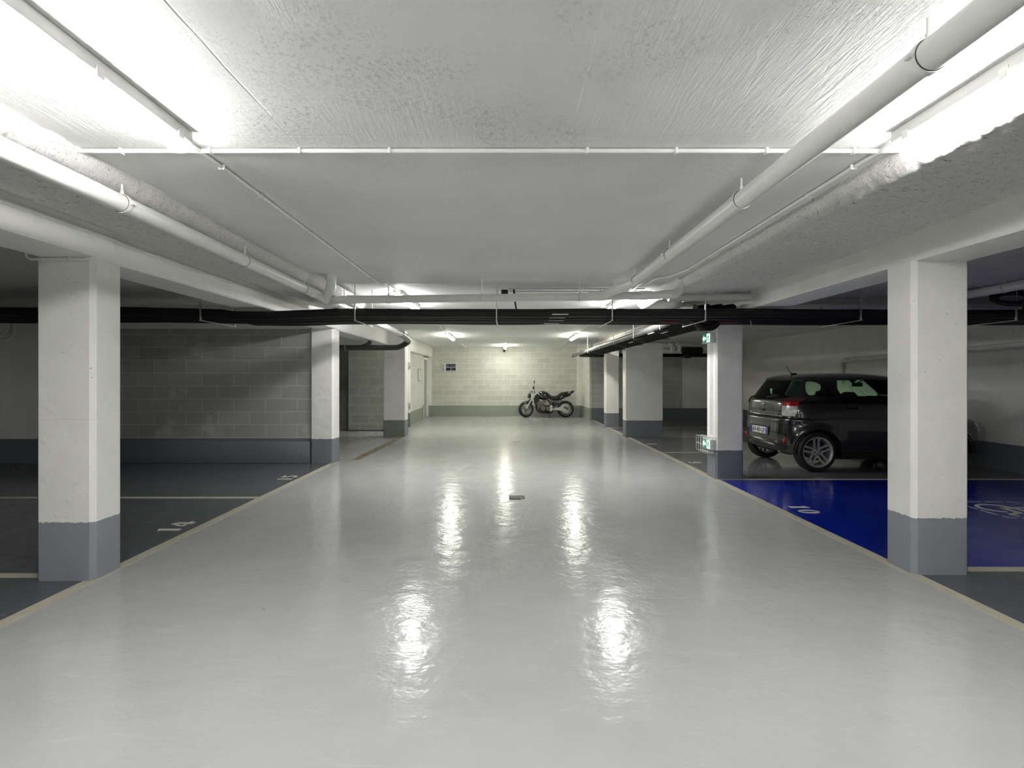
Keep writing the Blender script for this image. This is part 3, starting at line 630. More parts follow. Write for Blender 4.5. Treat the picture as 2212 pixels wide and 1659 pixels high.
for i, y in enumerate((7.6, 9.2, 10.9, 12.6, 14.4, 16.2)):
    t = thing('pipe_hanger', 'steel hanger %s along the pipes by the far pillars' % ('closest to the crossing pipes','second','third','fourth','fifth','last')[i], 'pipe hanger', (2.45, y, 2.09), 0, 'hangers of the long pipe bundle')
    MB().bbox(2.17, 2.78, y-0.008, y+0.008, 2.074, 2.085, 0.002).build('channel', M['black'], t)
    for x in (2.165, 2.785): MB().tube([(x, y, 2.09), (x, y, 2.56)], 0.005, 8).build('hanger_rod', M['conduit'], t)
for x, y, mt in ((2.24,8.35,'label_white'),(2.40,8.2,'label_white'),(2.55,8.0,'label_green'),(2.70,7.75,'label_green'),(2.55,9.6,'label_white'),(2.40,10.4,'label_white')):
    MB().bbox(x-0.012, x+0.02, y-0.16, y+0.16, 2.10, 2.108, 0.001).build('identification_label', M[mt], LONG[min(3, int(round((x-2.24)/0.155)))])
t = thing('pipe_elbow', 'black lagged elbow hanging below the crossing pipes by the exit sign', 'pipe elbow', (2.62, 6.6, 2.1))
m = MB(); m.tube(rpath([(2.30,6.62,2.14),(2.38,6.62,2.035),(2.55,6.64,2.035),(2.63,6.64,2.14)], 0.09, 8), 0.048, 18); m.build('elbow', M['rubber'], t)
t = thing('wire_bracket', 'bent wire bracket under the crossing pipes beside the exit sign pillar', 'bracket', (3.0, 6.6, 2.05))
MB().tube(rpath([(2.95,6.5,2.10),(2.96,6.5,2.02),(3.02,6.5,1.99),(3.2,6.5,1.985)], 0.03), 0.006, 8).build('rod', M['rod'], t)
# black bits
t = thing('motion_sensor', 'black motion sensor at the end of the ceiling conduit', 'sensor', (-0.03, 7.05, 2.56))
MB().bbox(-0.075, 0.015, 7.0, 7.1, 2.50, 2.56, 0.01).build('body', M['black'], t); MB().sphere((-0.03,7.05,2.50), 0.035, 1, 1, 0.5).build('lens', M['black'], t)
t = thing('cable_strap', 'flat black cable hanging from the ceiling onto the lagged pipes', 'cable', (0.12, 6.85, 2.4))
MB().tube([(0.09,6.98,2.56),(0.105,6.9,2.38),(0.13,6.72,2.18)], 0.012, 8).build('strap', M['black'], t)
# hose coil above the blue stall
t = thing('hose_coil', 'black corrugated hose coil hanging above the black car', 'hose', (5.85, 6.55, 2.33))
m = MB()
for k in range(3):
    pts = []
    for i in range(49):
        a = 2*PI*i/48; pts.append((5.87+0.20*math.cos(a)+0.01*k, 6.2+0.13*math.sin(a)+0.035*k, 2.325+0.012*k+0.035*math.cos(a)+0.075*math.sin(a)))
    m.tube(pts, 0.026, 10, cap=False)
m.build('coil', M['black'], t)
MB().tube(rpath([(5.98,6.2,2.37),(6.3,6.25,2.38),(6.6,6.3,2.42)],0.1), 0.03, 12).build('hose_end', M['black'], t)
t = thing('lagged_pipe', 'upright black pipe dropping onto the lagged pipes above the blue stall', 'pipe', (6.2, 6.6, 2.2))
MB().tube(rpath([(6.26,6.45,2.16),(6.26,6.45,2.33),(6.5,6.4,2.36),(7.4,6.3,2.38)], 0.08), 0.05, 16).build('pipe', M['rubber'], t)
# pvc cluster seen between the wide pillar and the exit sign pillar
t = thing('drain_pipe', 'cluster of white elbows high between the wide pillar and the exit sign pillar', 'pipe', (4.4, 15, 2.2))
m = MB(); yb = 15.2
m.tube([(3.3,yb,2.33),(5.2,yb,2.33)], 0.07, 20); m.tube([(3.3,yb+.1,2.19),(5.3,yb+.1,2.19)], 0.075, 20)
for x in (4.65, 4.85): m.tube(rpath([(x-0.1,yb-.1,2.36),(x,yb-.1,2.36),(x,yb-.1,2.15)], 0.05), 0.055, 16)
m.tube(rpath([(5.75,yb,2.5),(5.75,yb,2.3),(5.55,yb,2.22),(5.3,yb,2.2)], 0.08), 0.075, 16); m.build('pipe', M['pvc'], t)
MB().tube([(4.95,yb-.05,2.2),(5.5,yb-.05,2.2)], 0.095, 20).build('rubber_sleeve', M['rubber'], t)
MB().bbox(5.0, 5.2, yb-.1, yb+.1, 1.98, 2.05, 0.02).build('trap', M['black'], t)
MB().tube([(5.1,yb,2.04),(5.1,yb,2.14)], 0.03, 12).build('trap_neck', M['black'], t)
# ------------------------------------------------------------------ signs
def exit_sign(label, z0, cage):
    t = thing('exit_sign', label, 'exit sign', (2.86, 7.6, z0), 0, 'green exit signs on the pillar')
    MB().bbox(2.832, 2.90, 7.46, 7.78, z0, z0+0.145, 0.004).build('case', M['white_plastic'], t)
    MB().bbox(2.8265, 2.832, 7.465, 7.775, z0+0.008, z0+0.137, 0.001).build('green_face', M['green'], t)
    X = 2.8255
    m = MB(); zc_ = z0+0.072
    # arrow pointing along the aisle, away from the camera
    ar = [(7.755,0),(7.70,0.045),(7.70,0.018),(7.635,0.018),(7.635,-0.018),(7.70,-0.018),(7.70,-0.045)]
    m.prism([(y, zc_+z) for y, z in ar], 'x', X-0.001, X+0.001)
    m.build('arrow', M['exitwhite'], t)
    m = MB(); m.prism([(7.475, z0+0.012), (7.60, z0+0.012), (7.60, z0+0.133), (7.475, z0+0.133)], 'x', X-0.0003, X+0.001); m.build('lit_panel', M['exitwhite'], t)
    m = MB(); X2 = X-0.0006
    m.disc((X2, 7.535, zc_+0.045), 0.010, (1,0,0), 0.001, 12)
    for a, b in (((7.535,0.032),(7.545,-0.005)),((7.54,0.025),(7.565,0.012)),((7.54,0.025),(7.515,0.008)),((7.545,-0.005),(7.525,-0.03)),((7.525,-0.03),(7.515,-0.05)),((7.545,-0.005),(7.57,-0.035))):
        m.tube([(X2, a[0], zc_+a[1]), (X2, b[0], zc_+b[1])], 0.005, 6)
    m.build('running_figure', plain('sign_green_ink', (0.01,0.16,0.07), 0.4), t)
    if cage:
        m = MB(); x0, x1, y0, y1, a, b = 2.765, 2.905, 7.40, 7.84, z0-0.035, z0+0.175; r = 0.0027
        for x in (x0, (x0+x1)/2):
            for z in (a, b): m.tube([(x,y0,z),(x,y1,z)], r, 6)
        for z in (a, (a+b)/2, b):
            m.tube([(x0,y0,z),(x0,y1,z)], r, 6)
            for y in (y0, y1): m.tube([(x0,y,z),(x1,y,z)], r, 6)
        for k in range(6):
            y = y0+(y1-y0)*k/5; m.tube([(x0,y,a),(x0,y,b)], r, 6)
            for z in (a, b): m.tube([(x0,y,z),(x1,y,z)], r, 6)
        for y in (y0, y1):
            for x in ((x0+x1)/2,): m.tube([(x,y,a),(x,y,b)], r, 6)
        m.build('wire_cage', M['white_plastic'], t)
    return t
exit_sign('upper green exit sign high on the pillar side', 1.90, False)
exit_sign('lower green exit sign inside a white wire cage', 0.405, True)
t = thing('direction_sign', 'pair of navy direction signs on the end block wall', 'sign', (-2.15, 19.99, 1.82))
for i, z0 in enumerate((1.83, 1.695)):
    MB().bbox(-2.40, -2.275, 19.985, 20.0, z0, z0+0.125, 0.002).build('arrow_plate', M['label_white'], t)
    m = MB(); m.prism([(-2.385,z0+.062),(-2.355,z0+.08),(-2.355,z0+.067),(-2.30,z0+.067),(-2.30,z0+.057),(-2.355,z0+.057),(-2.355,z0+.044)], 'y', 19.983, 19.986); m.build('arrow', M['black'], t)
    MB().bbox(-2.275, -1.885, 19.984, 20.0, z0, z0+0.125, 0.002).build('white_plate', M['label_white'], t)
    MB().bbox(-2.265, -1.90, 19.981, 19.986, z0+0.008, z0+0.117, 0.001).build('navy_plate', M['navy'], t)
    m = MB(); ic = plain('sign_icon', (0.35,0.35,0.42), 0.4)
    if i == 0:
        m.torus((-2.20,19.979,z0+.06), 0.032, 0.008, (0,1,0), 20, 6); m.prism([(-2.11,z0+.025),(-2.09,z0+.06),(-2.10,z0+.09),(-2.08,z0+.1),(-2.045,z0+.06),(-2.04,z0+.03),(-2.07,z0+.055)], 'y', 19.978, 19.981)
        m.prism([(-2.01,z0+.04),(-1.99,z0+.07),(-1.96,z0+.062),(-1.92,z0+.062),(-1.92,z0+.04)], 'y', 19.978, 19.981)
    else:
        m.disc((-2.07,19.98,z0+.095), 0.009, (0,1,0), 0.003, 10)
        m.prism([(-2.13,z0+.02),(-2.10,z0+.025),(-2.08,z0+.045),(-2.05,z0+.02),(-2.035,z0+.022),(-2.07,z0+.065),(-2.035,z0+.08),(-2.04,z0+.09),(-2.09,z0+.08),(-2.11,z0+.1),(-2.12,z0+.095),(-2.09,z0+.06)], 'y', 19.978, 19.981)
    m.build('pictogram', ic, t)
t = thing('dome_camera', 'small black dome just below the furthest light on the end wall', 'camera', (-0.1, 19.95, 2.43))
MB().sphere((-0.1,19.95,2.43), 0.045).build('dome', M['black'], t); MB().disc((-0.1,19.985,2.43), 0.04, (0,1,0), 0.03).build('mount', M['white_plastic'], t)
t = thing('wall_lamp', 'tiny white spot fitting on the corner pier by the door', 'lamp', (-2.83, 19.9, 2.23))
MB().sphere((-2.83,19.88,2.22), 0.04, 1, 1, 0.8).build('head', M['white_plastic'], t); MB().tube([(-2.83,19.93,2.3),(-2.83,19.88,2.24)],0.008,8).build('arm', M['white_plastic'], t)
t = thing('water_tap', 'silver tap on a thin standpipe in front of the door', 'tap', (-2.89, 18.55, 0))
MB().tube([(-2.89,18.55,0),(-2.89,18.55,0.48)], 0.012, 8).build('standpipe', M['zinc'], t); MB().tube([(-2.89,18.55,0.46),(-2.83,18.5,0.46),(-2.82,18.5,0.42)], 0.016, 8).build('tap', M['zinc'], t)
MB().torus((-2.86,18.53,0.5), 0.025, 0.006, (0,0,1), 16, 6).build('handwheel', M['zinc'], t)
t = thing('notice_frame', 'narrow framed notice on the white block side wall', 'notice', (-2.91, 17.8, 1.6))
MB().bbox(-2.922, -2.905, 17.6, 18.0, 1.32, 1.72, 0.003).build('frame', M['pvc_grey'], t); MB().bbox(-2.906,-2.902,17.63,17.97,1.35,1.69,0.001).build('paper', M['label_white'], t)
for z, nm in ((1.78, 'upper'), (0.62, 'lower')):
    o = MB().bbox(-2.86, -2.79, 15.45, 15.54, z-0.09, z+0.09, 0.008).build('hinge_box', M['zinc'], loc=(-2.82,15.5,z)); tag(o, nm + ' metal hinge on the slim white post', 'hinge', 'hinges on the slim post')
# ------------------------------------------------------------------ drains
t = thing('floor_drain', 'dark square drain cover in the middle of the aisle', 'drain', (0.08, 6.32, 0))
MB().bbox(0.025,0.165,6.22,6.42,0.001,0.006,0.002).build('cover', M['greydrain'], t); MB().bbox(0.17,0.21,6.24,6.42,0.001,0.004,0.001).build('rim', M['rust'], t)
t = thing('floor_drain', 'small slotted drain further along the aisle', 'drain', (0.21, 11.9, 0))
m = MB()
for k in range(7): m.bbox(0.13+0.026*k, 0.142+0.026*k, 11.8, 12.0, 0.001, 0.004, 0.001)
m.build('slots', M['black'], t)
t = thing('drain_channel', 'long rusty brown drain channel beside the pillar', 'drain', (-2.57, 11, 0))
m = MB(); n = 46; vs = []
for k in range(n+1):
    y = 9.25+3.6*k/n; c = -2.615+0.022*(y-9.2); wd = 0.065+0.02*noise.noise(Vector((y*4,0,0)))
    vs += [(c-wd, y, 0.003), (c+wd, y, 0.003)]
m.add(vs, [[2*k, 2*k+1, 2*k+3, 2*k+2] for k in range(n)]); m.build('channel', M['rust'], t, smooth=0)
m = MB()
for x in (-2.62, -2.46): m.bbox(x-0.006, x+0.006, 12.25, 12.85, 0.003, 0.008, 0.001)
for y in (12.25, 12.85): m.bbox(-2.62, -2.46, y-0.01, y+0.01, 0.003, 0.008, 0.001)
m.build('frame', M['zinc'], t)
# ------------------------------------------------------------------ painted numbers
def arc(cx, cy, rx, ry, a0, a1, th, th2=None, n=14):
    th2 = th if th2 is None else th2; qs = []
    for k in range(n):
        p = []
        for j, s in ((k, 1), (k+1, 1), (k+1, 0), (k, 0)):
            a = math.radians(a0+(a1-a0)*j/n); tt = (th*abs(math.cos(a))+th2*abs(math.sin(a)))*(1 if s else 0)
            p.append((cx+(rx-tt)*math.cos(a), cy+(ry-tt)*math.sin(a)))
        qs.append(p)
    return qs
def bar(*p): return [list(p)]
D = {
 '1': bar((.18,0),(.42,0.04),(.42,1),(.34,1),(.02,.80),(.18,.84)),
 '4': bar((.34,0.10),(.54,0),(.54,.80),(.34,1)) + bar((0,.40),(.28,.96),(.28,.66),(.16,.40)) + bar((0,.22),(.28,.22),(.28,.34),(0,.34)) + bar((.58,.22),(.72,.22),(.66,.34),(.58,.34)),
 '5': bar((.04,.82),(.56,.82),(.62,1),(.04,1)) + bar((.04,.52),(.2,.56),(.2,.78),(.04,.78)) + arc(.28,.31,.32,.31,110,-20,.17,.09) + arc(.28,.31,.32,.31,-40,-150,.17,.09),
 '0': arc(.3,.5,.3,.5,-80,85,.18,.06,20) + arc(.3,.5,.3,.5,100,265,.18,.06,20),
 '9': arc(.3,.68,.3,.32,-60,95,.16,.07) + arc(.3,.68,.3,.32,110,290,.16,.07) + bar((.44,.1),(.6,.3),(.6,.6),(.44,.45)) + arc(.3,.3,.3,.3,-150,-20,.16,.08),
 '8': arc(.3,.74,.27,.26,-85,85,.14,.07)+arc(.3,.74,.27,.26,95,265,.14,.07)+arc(.3,.27,.3,.27,-85,85,.15,.07)+arc(.3,.27,.3,.27,95,265,.15,.07),
 '7': bar((0,.84),(.6,.84),(.6,1),(0,1)) + bar((.12,0),(.3,0),(.6,.8),(.42,.8)),
}
def number(txt, x, y, side, label, h=0.215, wd=0.25):
    t = thing('stall_number', label, 'number', (x, y, 0), 0, 'painted stall numbers')
    n = len(txt); adv = 0.19
    for i, ch in enumerate(txt):
        u0 = (i-(n-1)/2)*adv - 0.3*wd; m = MB()
        for q in D[ch]:
            P = []
            for a, b in q:
                u = u0 + a*wd; v = (b-0.5)*h
                P.append((x - v, y + u) if side < 0 else (x + v, y - u))
            m.prism(P, 'z', 0.0005, 0.0025)
        m.build('digit', M['digit'], t, smooth=0)
    return t
number('14', -3.13, 5.07, -1, 'white number 14 painted on the dark floor beside the near pillar'); number('15', -3.10, 7.58, -1, 'white number 15 painted on the dark floor, further along the aisle line')
number('10', 3.18, 5.75, 1, 'white number 10 painted on the blue stall'); number('9', 3.14, 8.97, 1, 'white number 9 painted beyond the exit sign pillar')
number('8', 3.10, 11.5, 1, 'white number 8 painted before the wide pillar'); number('7', 3.06, 14.2, 1, 'white number 7 painted behind the wide pillar')
# wheelchair symbol
t = thing('wheelchair_symbol', 'white wheelchair symbol painted on the blue stall', 'floor symbol', (5.44, 5.75, 0))
def sp(u, v): return (5.045 + v*0.71, 6.10 - u*0.71)   # u to the reader's side, v away from the aisle
m = MB()
def seg(a, b, w0, w1=None):
    w1 = w0 if w1 is None else w1; A = Vector(sp(*a)); B = Vector(sp(*b)); d_ = (B-A).normalized(); n_ = Vector((-d_.y, d_.x))
    m.prism([(A+n_*w0)[:], (B+n_*w1)[:], (B-n_*w1)[:], (A-n_*w0)[:]], 'z', 0.0005, 0.0025)
def sarc(cu, cv, r, a0, a1, w_, n=18):
    for k in range(n):
        a = math.radians(a0+(a1-a0)*k/n); b = math.radians(a0+(a1-a0)*(k+1)/n)
        m.prism([sp(cu+(r+w_)*math.cos(a), cv+(r+w_)*math.sin(a)), sp(cu+(r+w_)*math.cos(b), cv+(r+w_)*math.sin(b)), sp(cu+(r-w_)*math.cos(b), cv+(r-w_)*math.sin(b)), sp(cu+(r-w_)*math.cos(a), cv+(r-w_)*math.sin(a))], 'z', 0.0005, 0.0025)
sarc(.42, .36, .24, 105, 345, .028, 24); seg((.40,.82),(.42,.42),.022); seg((.42,.62),(.66,.60),.02); seg((.42,.44),(.70,.44),.024); seg((.70,.44),(.80,.20),.03,.02); seg((.80,.20),(.90,.24),.018)
sarc(.39, .89, .022, 0, 360, .022, 16); m.build('figure', M['digit'], t, smooth=0)
m = MB(); wl = .008
for s in (0.0, 1.0):
    seg((.18, s), (.48, s), wl); seg((.54, s), (.82, s), wl); seg((s, .18), (s, .48), wl); seg((s, .54), (s, .82), wl)
for cu, cv, a in ((.13,.13,180),(.87,.13,270),(.87,.87,0),(.13,.87,90)): sarc(cu, cv, .13, a+8, a+82, wl, 8)
m.build('frame_line', M['digit'], t, smooth=0)
# ------------------------------------------------------------------ the black car
M['paint'] = plain('black_car_paint', (0.006,0.006,0.006), 0.22, coat=1.0, spec=0.5, var=0.0)
M['car_glass'] = m_glass('tinted_car_glass', (0.86,0.95,0.87), refl=1.15); M['car_glass_dark'] = m_glass('privacy_car_glass', (0.80,0.88,0.81), refl=1.25)
M['tyre'] = plain('tyre_rubber', (0.012,0.012,0.012), 0.6, bump=0.3, bscale=90)
M['alloy'] = plain('silver_alloy', (0.50,0.50,0.51), 0.38, metal=0.45)
M['chrome'] = plain('bright_chrome', (0.85,0.85,0.85), 0.12, metal=1.0)
M['lens_red'] = plain('red_lens', (0.42,0.008,0.012), 0.1, coat=1.0); M['lens_clear'] = plain('clear_lens', (0.72,0.71,0.69), 0.15, metal=0.0, var=0.35, bump=1.0, bscale=45, coat=1.0)
M['cabin'] = plain('dark_cabin_trim', (0.012,0.012,0.012), 0.7); M['reflector'] = plain('red_reflector', (0.6,0.02,0.02), 0.2)
WX = (0.455, 2.48); WR = 0.303
LV = [(.20,.26,2.80,.80,4,4.6),(.26,.10,2.90,.815,5,4.6),(.34,.03,2.95,.832,5.5,4.6),(.42,.0,2.98,.84,5.5,4.6),(.52,-.01,2.985,.842,5.5,4.6),(.62,-.005,2.98,.842,5.5,4.6),(.70,.005,2.95,.838,5.5,4.6),(.765,.01,2.89,.832,6,4.6),
      (.80,.03,2.82,.826,6,4.6),(.82,.05,2.79,.821,6.5,3.4),(.90,.045,2.66,.808,6.5,3.6),(.98,.05,2.54,.790,6.5,3.8),(1.04,.06,2.45,.772,6.5,4),(1.085,.078,2.40,.755,6,4),
      (1.13,.115,2.34,.738,5,4),(1.2,.16,2.25,.712,5,4),(1.3,.225,2.12,.672,5,4.2),(1.37,.27,2.03,.640,5,4.2),(1.405,.295,1.98,.615,4.6,4.2),(1.43,.345,1.90,.585,4.4,4),
      (1.455,.45,1.76,.53,4,3.8),(1.475,.60,1.58,.45,3.4,3.4),(1.488,.78,1.40,.34,2.8,2.8),(1.494,.95,1.20,.18,2.4,2.4)]
def car_levels(extra=0.0):
    out = []
    for i in range(len(LV)-1):
        p0, p1, p2, p3 = LV[max(i-1,0)], LV[i], LV[i+1], LV[min(i+2,len(LV)-1)]
        for k in range(3):
            t = k/3; r = []
            for a, b, c, d_ in zip(p0, p1, p2, p3):
                v = 0.5*((2*b)+(-a+c)*t+(2*a-5*b+4*c-d_)*t*t+(-a+3*b-3*c+d_)*t**3)
                lo, hi = min(b, c), max(b, c); r.append(min(max(v, lo), hi))
            out.append(tuple(r))
    out.append(LV[-1]); return out
def car_solid(off=0.0, N=180, zshift=True):
    vs = []; fs = []; L = car_levels(); n = len(L)
    for (z, xr, xf, w_, nr, nf) in L:
        xr -= off; xf += off; w_ += off; c = (xr+xf)/2; a = (xf-xr)/2
        for k in range(N):
            t = 2*PI*k/N; ct, st = math.cos(t), math.sin(t); e = nf if ct > 0 else nr
            x = c + a*math.copysign(abs(ct)**(2/e), ct); y = w_*math.copysign(abs(st)**(2/e), st)
            # rear face bows outward slightly in its centre, waist tucks in above the sill
            if ct < 0 and z < 1.42: x -= 0.025*(1-min(1, (y/w_)**2)) * max(0, (0.5 - (x-xr))/0.5); x += 0.02
            if x > 2.3: x = 2.3+(x-2.3)*1.34
            if abs(y) > 0.5 and z < 0.86:   # flared arches
                for wx in WX:
                    r_ = math.hypot(x-wx, z-0.296); gg = math.exp(-((max(0, r_-0.36))/0.055)**2)
                    y += math.copysign(0.026*gg*min(1, (abs(y)-0.5)/0.2), y)
            vs.append((x, y, z + off*(1 if z > 1.45 else 0)))
    for j in range(n-1):
        for k in range(N):
            k2 = (k+1) % N; fs.append([j*N+k, j*N+k2, (j+1)*N+k2, (j+1)*N+k])
    fs.append(list(range(N))[::-1]); fs.append([(n-1)*N+k for k in range(N)])
    return vs, fs
def tmp(vs, fs):
    me = bpy.data.meshes.new('tmp'); me.from_pydata([tuple(v) for v in vs], [], fs)
    bm = bmesh.new(); bm.from_mesh(me); bmesh.ops.recalc_face_normals(bm, faces=bm.faces[:]); bm.to_mesh(me); bm.free()
    o = bpy.data.objects.new('tmp', me); C.objects.link(o); return o
def boolean(a, ops):
    for b, kind in ops:
        md = a.modifiers.new('b', 'BOOLEAN'); md.object = b; md.operation = kind; md.solver = 'EXACT'
    bpy.context.view_layer.update(); dg = bpy.context.evaluated_depsgraph_get()
    me = bpy.data.meshes.new_from_object(a.evaluated_get(dg))
    vs = [v.co.copy() for v in me.vertices]; fs = [list(p.vertices) for p in me.polygons]
    bpy.data.meshes.remove(me); a.modifiers.clear(); return vs, fs
def rm(*os):
    for o in os: me = o.data; bpy.data.objects.remove(o); bpy.data.meshes.remove(me)
def shell(t_out, t_in):
    # closed shell between two offsets of the body surface
    v1, f1 = car_solid(t_out); v2, f2 = car_solid(-t_in); n = len(v1)
    A = tmp(v1, f1); B = tmp(v2, f2); r = boolean(A, [(B, 'DIFFERENCE')]); rm(A, B); return tmp(*r)
def cut_prism(poly, axis, a, b): m = MB().prism(poly, axis, a, b); return tmp(m.v, m.f)
def cut_cyl(c, r, y0, y1, seg=48):
    return cut_prism([(c[0]+r*math.cos(2*PI*k/seg), c[1]+r*math.sin(2*PI*k/seg)) for k in range(seg)], 'y', y0, y1)
def smooth_poly(p, n=5):
    out = []; N = len(p)
    for i in range(N):
        p0, p1, p2, p3 = p[i-1], p[i], p[(i+1)%N], p[(i+2)%N]
        for k in range(n):
            t = k/n; out.append(tuple(0.5*((2*b)+(-a+c)*t+(2*a-5*b+4*c-d_)*t*t+(-a+3*b-3*c+d_)*t**3) for a, b, c, d_ in zip(p0,p1,p2,p3)))
    return out
car = thing('car', 'black three-door hatchback parked behind the blue stall', 'car', (4.165, 8.82, 0), math.radians(1.5))
def cb(vs, fs, name, mat, parent=car, sm=35):
    m = MB(); m.add(vs, fs); return m.build(name, mat, parent, world=False, smooth=sm)
DOOR = [(.86,1.372),(.83,1.25),(.88,1.110),(1.5,1.10),(2.22,1.09),(2.10,1.18),(1.86,1.37),(1.3,1.385)]
QUART = smooth_poly([(.42,1.352),(.52,1.350),(.60,1.31),(.59,1.24),(.52,1.175),(.43,1.145),(.38,1.18),(.385,1.28)], 4)
REAR = [(-.535,1.375),(.535,1.375),(.60,1.11),(.42,1.075),(0,1.06),(-.42,1.075),(-.60,1.11)]
FRONT = [(-.575,1.378),(.575,1.378),(.69,1.10),(-.69,1.10)]
c_door = cut_prism(DOOR, 'y', -1.2, 1.2); c_q = cut_prism(QUART, 'y', -1.2, 1.2)
c_rear = cut_prism(REAR, 'x', -0.3, 0.62); c_front = cut_prism(FRONT, 'x', 1.93, 2.7)
wheels_c = [cut_cyl((x, 0.296), 0.352, s*0.55, s*1.2) for x in WX for s in (-1, 1)]
S = shell(0.0, 0.022)
bump_c = cut_prism([(-.4,.275),(.3,.275),(.56,.24),(.50,.55),(.40,.71),(.36,.785),(.30,.80),(-.4,.80)], 'y', -1.3, 1.3)
bump_c2 = cut_prism([(-.4,.0),(.564,.0),(.504,.55),(.405,.712),(.365,.79),(.302,.805),(-.4,.805)], 'y', -1.3, 1.3)
hatch_p = [(-.62,1.43),(.62,1.43),(.665,1.10),(.60,.806),(-.60,.806),(-.665,1.10)]
groove_o = cut_prism([(-.625,1.395),(.625,1.395),(.66,1.12),(.545,1.10),(.54,.80),(-.54,.80),(-.545,1.10),(-.66,1.12)], 'x', -0.4, 0.30)
groove_i = cut_prism([(-.619,1.389),(.619,1.389),(.653,1.126),(.538,1.106),(.533,.79),(-.533,.79),(-.538,1.106),(-.653,1.126)], 'x', -0.5, 0.5)
plate_c = cut_prism([(-.32,.50),(.32,.50),(.30,.645),(-.30,.645)], 'x', -0.3, 0.062)
body = boolean(S, [(c_door,'DIFFERENCE'),(c_q,'DIFFERENCE'),(c_rear,'DIFFERENCE'),(c_front,'DIFFERENCE')]+[(q,'DIFFERENCE') for q in wheels_c]+[(bump_c2,'DIFFERENCE')])
cb(*body, 'body', M['paint'])
gv, gf = boolean(groove_o, [(groove_i, 'DIFFERENCE')]); G1 = tmp(gv, gf)
S3 = shell(0.0015, 0.003)
cb(*boolean(S3, [(G1, 'INTERSECT')]), 'hatch_seam', M['darkline'])
dg = cut_prism([(.80,.30),(.805,.30),(.745,.75),(.80,1.10),(.80,1.37),(.795,1.37),(.795,1.10),(.74,.75)], 'y', -1.2, 1.2)
cb(*boolean(S3, [(dg, 'INTERSECT')]), 'door_seam', M['darkline'])
cb(*boolean(S, [(bump_c,'INTERSECT')]+[(q,'DIFFERENCE') for q in wheels_c]), 'rear_bumper', M['paint'])
rm(S)
S2 = shell(-0.004, 0.009)
for s in (-1, 1):
    half = cut_prism([(-1,-1),(4,-1),(4,3),(-1,3)], 'y', 0.0 if s > 0 else -1.5, 1.5 if s > 0 else 0.0)
    cb(*boolean(S2, [(c_door,'INTERSECT'),(half,'INTERSECT')]), 'side_window', M['car_glass'])
    cb(*boolean(S2, [(c_q,'INTERSECT'),(half,'INTERSECT')]), 'quarter_window', M['car_glass_dark'])
    rm(half)
cb(*boolean(S2, [(c_rear,'INTERSECT')]), 'rear_window', M['car_glass_dark'])
cb(*boolean(S2, [(c_front,'INTERSECT')]), 'windscreen', M['car_glass'])
rm(S2, S3, G1)
# lamps wrapping the corners
S4 = shell(0.011, -0.001)
for s in (-1, 1):
    t = bpy.data.objects.new('tail_lamp', None)
    for nm, poly, mt in (('clear_lens', [(-.2,.83),(.165,.83),(.185,.90),(.20,.985),(-.2,.985)], 'lens_clear'), ('red_lens', [(-.2,.989),(.202,.989),(.225,1.035),(.23,1.045),(-.2,1.055)], 'lens_red'), ('smoked_lens', [(-.2,1.058),(.235,1.049),(.36,1.098),(.30,1.10),(-.2,1.098)], 'lens_smoke')):
        if mt == 'lens_smoke' and mt not in M: M[mt] = plain('smoked_lens', (0.10,0.015,0.015), 0.1, coat=1.0)
        a, b = (0.545, 1.2) if s > 0 else (-1.2, -0.545)
        q = cut_prism(poly, 'y', a, b); vs_fs = boolean(S4, [(q, 'INTERSECT')]); rm(q)
        if nm == 'clear_lens': base = cb(*vs_fs, 'tail_lamp', M[mt])
        else: cb(*vs_fs, nm, M[mt], base)
    bpy.data.objects.remove(t)
    m = MB()
    for z in (.905, .986): pass
# number plate recess panel and headlights
for s in (-1, 1):
    q = cut_prism([(3.0,.60),(3.6,.60),(3.6,.74),(3.1,.78),(3.0,.78)], 'y', 0.40 if s > 0 else -0.66, 0.66 if s > 0 else -0.40)
    cb(*boolean(S4, [(q, 'INTERSECT')]), 'headlamp', M['lens_clear']); rm(q)
rm(S4, c_door, c_q, c_rear, c_front, bump_c, bump_c2, groove_o, groove_i, plate_c, dg, *wheels_c)
# arches, sills, underside
for x in WX:
    for s in (-1, 1):
        # torus local frame turns x/z; keep only the arch above the sill
        m2 = MB()
        n = 41
        pts = [(x+0.353*math.cos(math.radians(-2+184*k/40)), s*(0.838+0.02*math.sin(PI*k/40)), 0.296+0.353*math.sin(math.radians(-2+184*k/40))) for k in range(n)]
        m2.tube(pts, 0.011, 10); m2.build('wheel_arch', M['paint'], car, world=False)
        m3 = MB(); vs = []; nn = 30
        for k in range(nn+1):
            a = math.radians(-4+188*k/nn)
            for rr_, yy_ in ((0.02,0.56),(0.352,0.56),(0.352,0.80),(0.358,0.80),(0.358,0.55),(0.02,0.55)): vs.append((x+rr_*math.cos(a), s*yy_, 0.296+rr_*math.sin(a)))
        m3.add(vs, [[6*k+j, 6*k+(j+1)%6, 6*k+6+(j+1)%6, 6*k+6+j] for k in range(nn) for j in range(6)])
        m3.build('wheel_housing', M['cabin'], car, world=False)
MB().bbox(0.5, 2.6, -0.66, 0.66, 0.17, 0.24, 0.02).bbox(0.18,0.5,-0.5,0.5,0.22,0.28,0.02).build('underbody', M['cabin'], car, world=False)
MB().tube([(0.10,-0.38,0.27),(0.45,-0.38,0.27)], 0.025, 12).build('exhaust', M['zinc'], car, world=False)
MB().bbox(0.22, 0.4, -0.5, 0.5, 0.22, 0.33, 0.02).build('rear_beam', M['cabin'], car, world=False)
